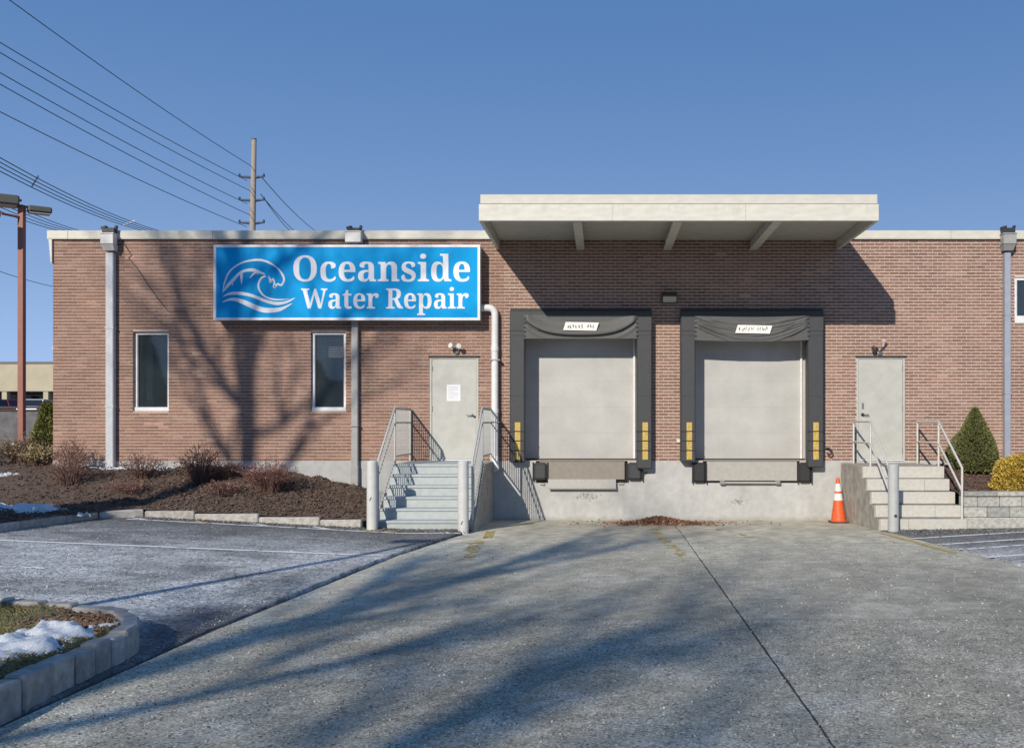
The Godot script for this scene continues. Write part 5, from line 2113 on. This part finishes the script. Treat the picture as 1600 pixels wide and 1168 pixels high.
func power_lines() -> void:
	var pole := thing("utility_pole", "weathered wooden utility pole with three crossarms behind the roof", "utility pole", Vector3(-16.15, 0.5, -25))
	var st := begin()
	tube(st, [Vector3(0.02, -0.6, 0), Vector3(-0.05, 8, 0), Vector3(0.07, 14.6, 0)], [0.19, 0.155, 0.11], 12)
	obj("pole", st, "pole_wood", pole)
	st = begin()
	lathe(st, Vector3(0.07, 14.59, 0), [Vector2(0.115, 0), Vector2(0.11, 0.06), Vector2(0, 0.07)], 12)
	obj("pole_cap", st, "crossarm", pole)
	var arms := []
	for y in [12.85, 11.78, 10.73]:
		for sg in [-1, 1]:
			st = begin()
			tube(st, [Vector3(0.02, y, 0.0), Vector3(sg * 0.58, y + 0.02, 0.12)], [0.075, 0.04], 6)
			obj("crossarm", st, "crossarm", pole)
			st = begin()
			lathe(st, Vector3(sg * 0.56, y + 0.02, 0.12), [Vector2(0.03, 0), Vector2(0.06, 0.04), Vector2(0.035, 0.07), Vector2(0.06, 0.11), Vector2(0.0, 0.14)], 10)
			obj("insulator", st, "crossarm", pole)
	# wires from the pole towards the upper left of the view
	var g := "overhead wires from the utility pole"
	var names := ["topmost wire running from the top of the utility pole to the upper left", "second wire from the top, from the pole's upper crossarm to the upper left", "third wire from the top on the left of the utility pole", "fourth wire from the top on the left of the utility pole", "fifth wire from the top on the left of the utility pole", "lowest single wire from the pole's lowest crossarm to the left"]
	var ends := [[392, 259, -240, -190], [386, 282, -300, -118], [391, 298, -300, -100], [386, 318, -300, -62], [391, 336, -300, -42], [385, 354, -300, 18]]
	for i in 6:
		var e: Array = ends[i]
		var a := pix(e[0], e[1], 45.9)
		var b := pix(e[2], e[3], 22.0)
		wire(names[i], [[a, b, 0.22]], 0.014, g)
	# and on beyond it, down behind the roof
	var back := [[409, 277, 520, 374, "right hand wire running from the upper crossarm down behind the roof"], [407, 303, 500, 384, "steeper wire from the middle of the pole down behind the roof"], [414, 312, 478, 372, "short wire from the middle crossarm down behind the roof"]]
	for e in back:
		wire(e[4], [[pix(e[0], e[1], 45.9), pix(e[2], e[3], 90.0), 0.5]], 0.02, g)
	# spacer cables further left
	var sets := [[[0, 222], [0, 229], [0, 236], [0, 244]], [[256, 357], [250, 357], [244, 357], [238, 357]], 0.35]
	var many := []
	for k in 4:
		many.append([pix(270 - k * 7, 366, 62.0), pix(-160, 150 + k * 9, 30.0), 0.55])
	var bun := wire("bundle of four cables crossing from the left edge down to the roof", many, 0.02, "spacer cable bundles")
	for q in [[0.665, "crossarm"], [0.25, "fixture_white"]]:
		var lo := Vector3.ZERO
		var hi := Vector3.ZERO
		for k in 4:
			var w: Array = wire_curve(many[k][0], many[k][1], many[k][2], 200)
			if k == 0:
				hi = w[int(q[0] * 200)]
			lo = w[int(q[0] * 200)]
		st = begin()
		var mid := (lo + hi) / 2
		tube(st, [mid + (lo - mid) * 1.05, mid + (hi - mid) * 1.05 + Vector3(0, 0.12, 0)], 0.028, 6)
		obj("spacer", st, q[1], bun)
	many = []
	for k in 4:
		many.append([pix(146 - k * 8, 366, 62.0), pix(-160, 222 + k * 10, 34.0), 0.4])
	var bun2 := wire("lower bundle of four cables passing behind the lamp post heads", many, 0.02, "spacer cable bundles")
	wire("lone thin wire sloping behind the lamp post to the building", [[pix(-60, 402, 30.0), pix(96, 450, 45.0), 0.1]], 0.012, "")


func wire(label: String, runs: Array, r: float, group: String) -> Node3D:
	var s := thing("overhead_wire" if runs.size() == 1 else "cable_bundle", label, "wire" if runs.size() == 1 else "cables", Vector3.ZERO, group)
	for e in runs:
		var st := begin()
		tube(st, wire_curve(e[0], e[1], e[2]), r, 5)
		obj("conductor", st, "wire", s)
	return s


# ------------------------------------------------------------------ bare trees along the street, whose shadows fall across the scene
func branch(st: SurfaceTool, p: Vector3, d: Vector3, len: float, r: float, level: int, most: int) -> void:
	var n := 5
	var pts := [p]
	var rs := [r]
	var dir := d
	for i in n:
		dir = (dir + Vector3(rng.randfn(0, 0.12), rng.randfn(0.05, 0.1), rng.randfn(0, 0.12))).normalized()
		pts.append(pts[-1] + dir * len / n)
		rs.append(r * (1.0 - 0.75 * float(i + 1) / n))
	tube(st, pts, rs, 6 if level < 2 else (4 if level < 3 else 3), false)
	if level >= most:
		return
	var kids: int = [0, 7, 6, 5][level] if level < 4 else 4
	for k in kids:
		var t := rng.randf_range(0.25, 1.0)
		var i := int(t * n)
		var q: Vector3 = pts[i]
		var axis := Vector3(rng.randfn(0, 1), rng.randfn(0, 1), rng.randfn(0, 1)).normalized()
		var nd := (dir + axis.cross(dir).normalized() * rng.randf_range(0.5, 0.95)).normalized()
		nd.y += 0.12
		branch(st, q, nd.normalized(), len * rng.randf_range(0.45, 0.68), maxf(rs[i] * 0.62, 0.008), level + 1, most)


func tree(label: String, at: Vector3, h: float, r: float, fork: float, limbs: int, limb_len: float, sd: int, most := 3) -> void:
	rng.seed = sd
	var s := thing("bare_tree", label, "tree", at, "bare street trees")
	var st := begin()
	var pts := []
	var rs := []
	for i in 9:
		var t := i / 8.0
		pts.append(Vector3(rng.randfn(0, 0.06) * t, h * t - 0.2, rng.randfn(0, 0.06) * t))
		rs.append(r * (1.25 - t * 0.25 if t < 0.1 else 1.0 - 0.72 * t))
	tube(st, pts, rs, 10, false)
	obj("trunk", st, "bark", s)
	st = begin()
	for k in limbs:
		var t := lerpf(fork, 0.98, float(k) / limbs)
		var p := Vector3(0, h * t - 0.2, 0)
		var a := k * 2.4 + rng.randf() * 0.6
		var up := lerpf(0.55, 1.3, t)
		var d := Vector3(cos(a), up, sin(a)).normalized()
		branch(st, p, d, limb_len * lerpf(1.0, 0.6, (t - fork) / (1.0 - fork)), r * lerpf(0.38, 0.27, t), 1, most)
	obj("branches", st, "bark", s)


func trees() -> void:
	tree("tall bare tree left of the car park whose shadow climbs the bricks by the sign", Vector3(-16.6, 0.4, 23.0), 25.0, 0.30, 0.48, 22, 5.6, 101, 4)
	tree("big bare tree across the street casting the broad shadow over the driveway", Vector3(-12.6, 0.1, 35.5), 16.5, 0.46, 0.64, 8, 4.0, 202)
	tree("bare tree far across the street shading the middle of the near driveway", Vector3(-14.3, 0.0, 48.0), 19.5, 0.5, 0.55, 12, 5.0, 303)
	tree("bare tree far across the street shading the right of the near driveway", Vector3(-8.5, 0.0, 53.0), 20.0, 0.45, 0.6, 9, 5.0, 404)
	# lamp post on the island; only its thin shadow reaches the view
	var l := thing("lamp_post", "plain lamp post on the grass island that throws the thin shadow over the car park", "lamp post", Vector3(-7.27, 0.45, 16.0))
	var st := begin()
	tube(st, [Vector3(0, -0.1, 0), Vector3(0, 5.6, 0)], [0.075, 0.06], 12)
	obj("pole", st, "lamp_brown", l)
	st = begin()
	box(st, Vector3(-0.25, 5.6, 0), Vector3(0.6, 0.14, 0.3), 0.03)
	obj("lamp_head", st, "lamp_head", l)
	mound("clipped_evergreen", "broad evergreen left of the planting bed that keeps part of the mulch in shade", Vector3(-11.2, 0.5, 8.6), Vector3(1.25, 3.3, 1.2), 9000, [Color(0.06, 0.08, 0.03), Color(0.09, 0.11, 0.04), Color(0.045, 0.06, 0.025)], 0.16, func(t): return (1.0 - pow(t, 1.8)) * (0.75 + 0.25 * smoothstep(0.0, 0.2, t)) + 0.03, "evergreen")
	street()


# ------------------------------------------------------------------ what the windows mirror: a house and evergreens over the street
func street() -> void:
	var h := thing("street_house", "low house with a pale porch roof across the street, mirrored in the windows", "house", Vector3(-24.0, 0.0, 60.0))
	block("wall", "far_trim", h, -9, 9, 0.0, 3.0, 0.0, 8.0)
	block("porch_roof", "coping", h, -9.5, 9.5, 3.1, 3.5, -2.4, 0.5, 0.03)
	for k in 5:
		block("porch_post", "white_frame", h, -9.2 + k * 4.55, -9.0 + k * 4.55, 0.0, 3.09, -2.2, -2.0)
	var st := begin()
	extrude(st, PackedVector2Array([Vector2(-0.6, 3.5), Vector2(9.0, 3.5), Vector2(4.2, 5.6)]), -9.5, 9.5, Transform3D(Basis(Vector3(0, 0, 1), Vector3(0, 1, 0), Vector3(-1, 0, 0)), Vector3.ZERO))
	obj("roof", st, "roof", h)
	for k in 9:
		var hh := 7.5 + 3.0 * rng.randf()
		mound("street_evergreen", "tall dark evergreen in the row across the street, mirrored in the windows", Vector3(-48.0 + k * 5.2, -0.2, 71.0 + rng.randf() * 3.0), Vector3(3.2, hh, 3.0), 5000, [Color(0.04, 0.06, 0.025), Color(0.06, 0.085, 0.035), Color(0.03, 0.045, 0.02)], 0.5, func(t): return (1.0 - pow(t, 1.4)) * (0.7 + 0.3 * smoothstep(0.0, 0.2, t)) + 0.03, "evergreen", "row of evergreens across the street")
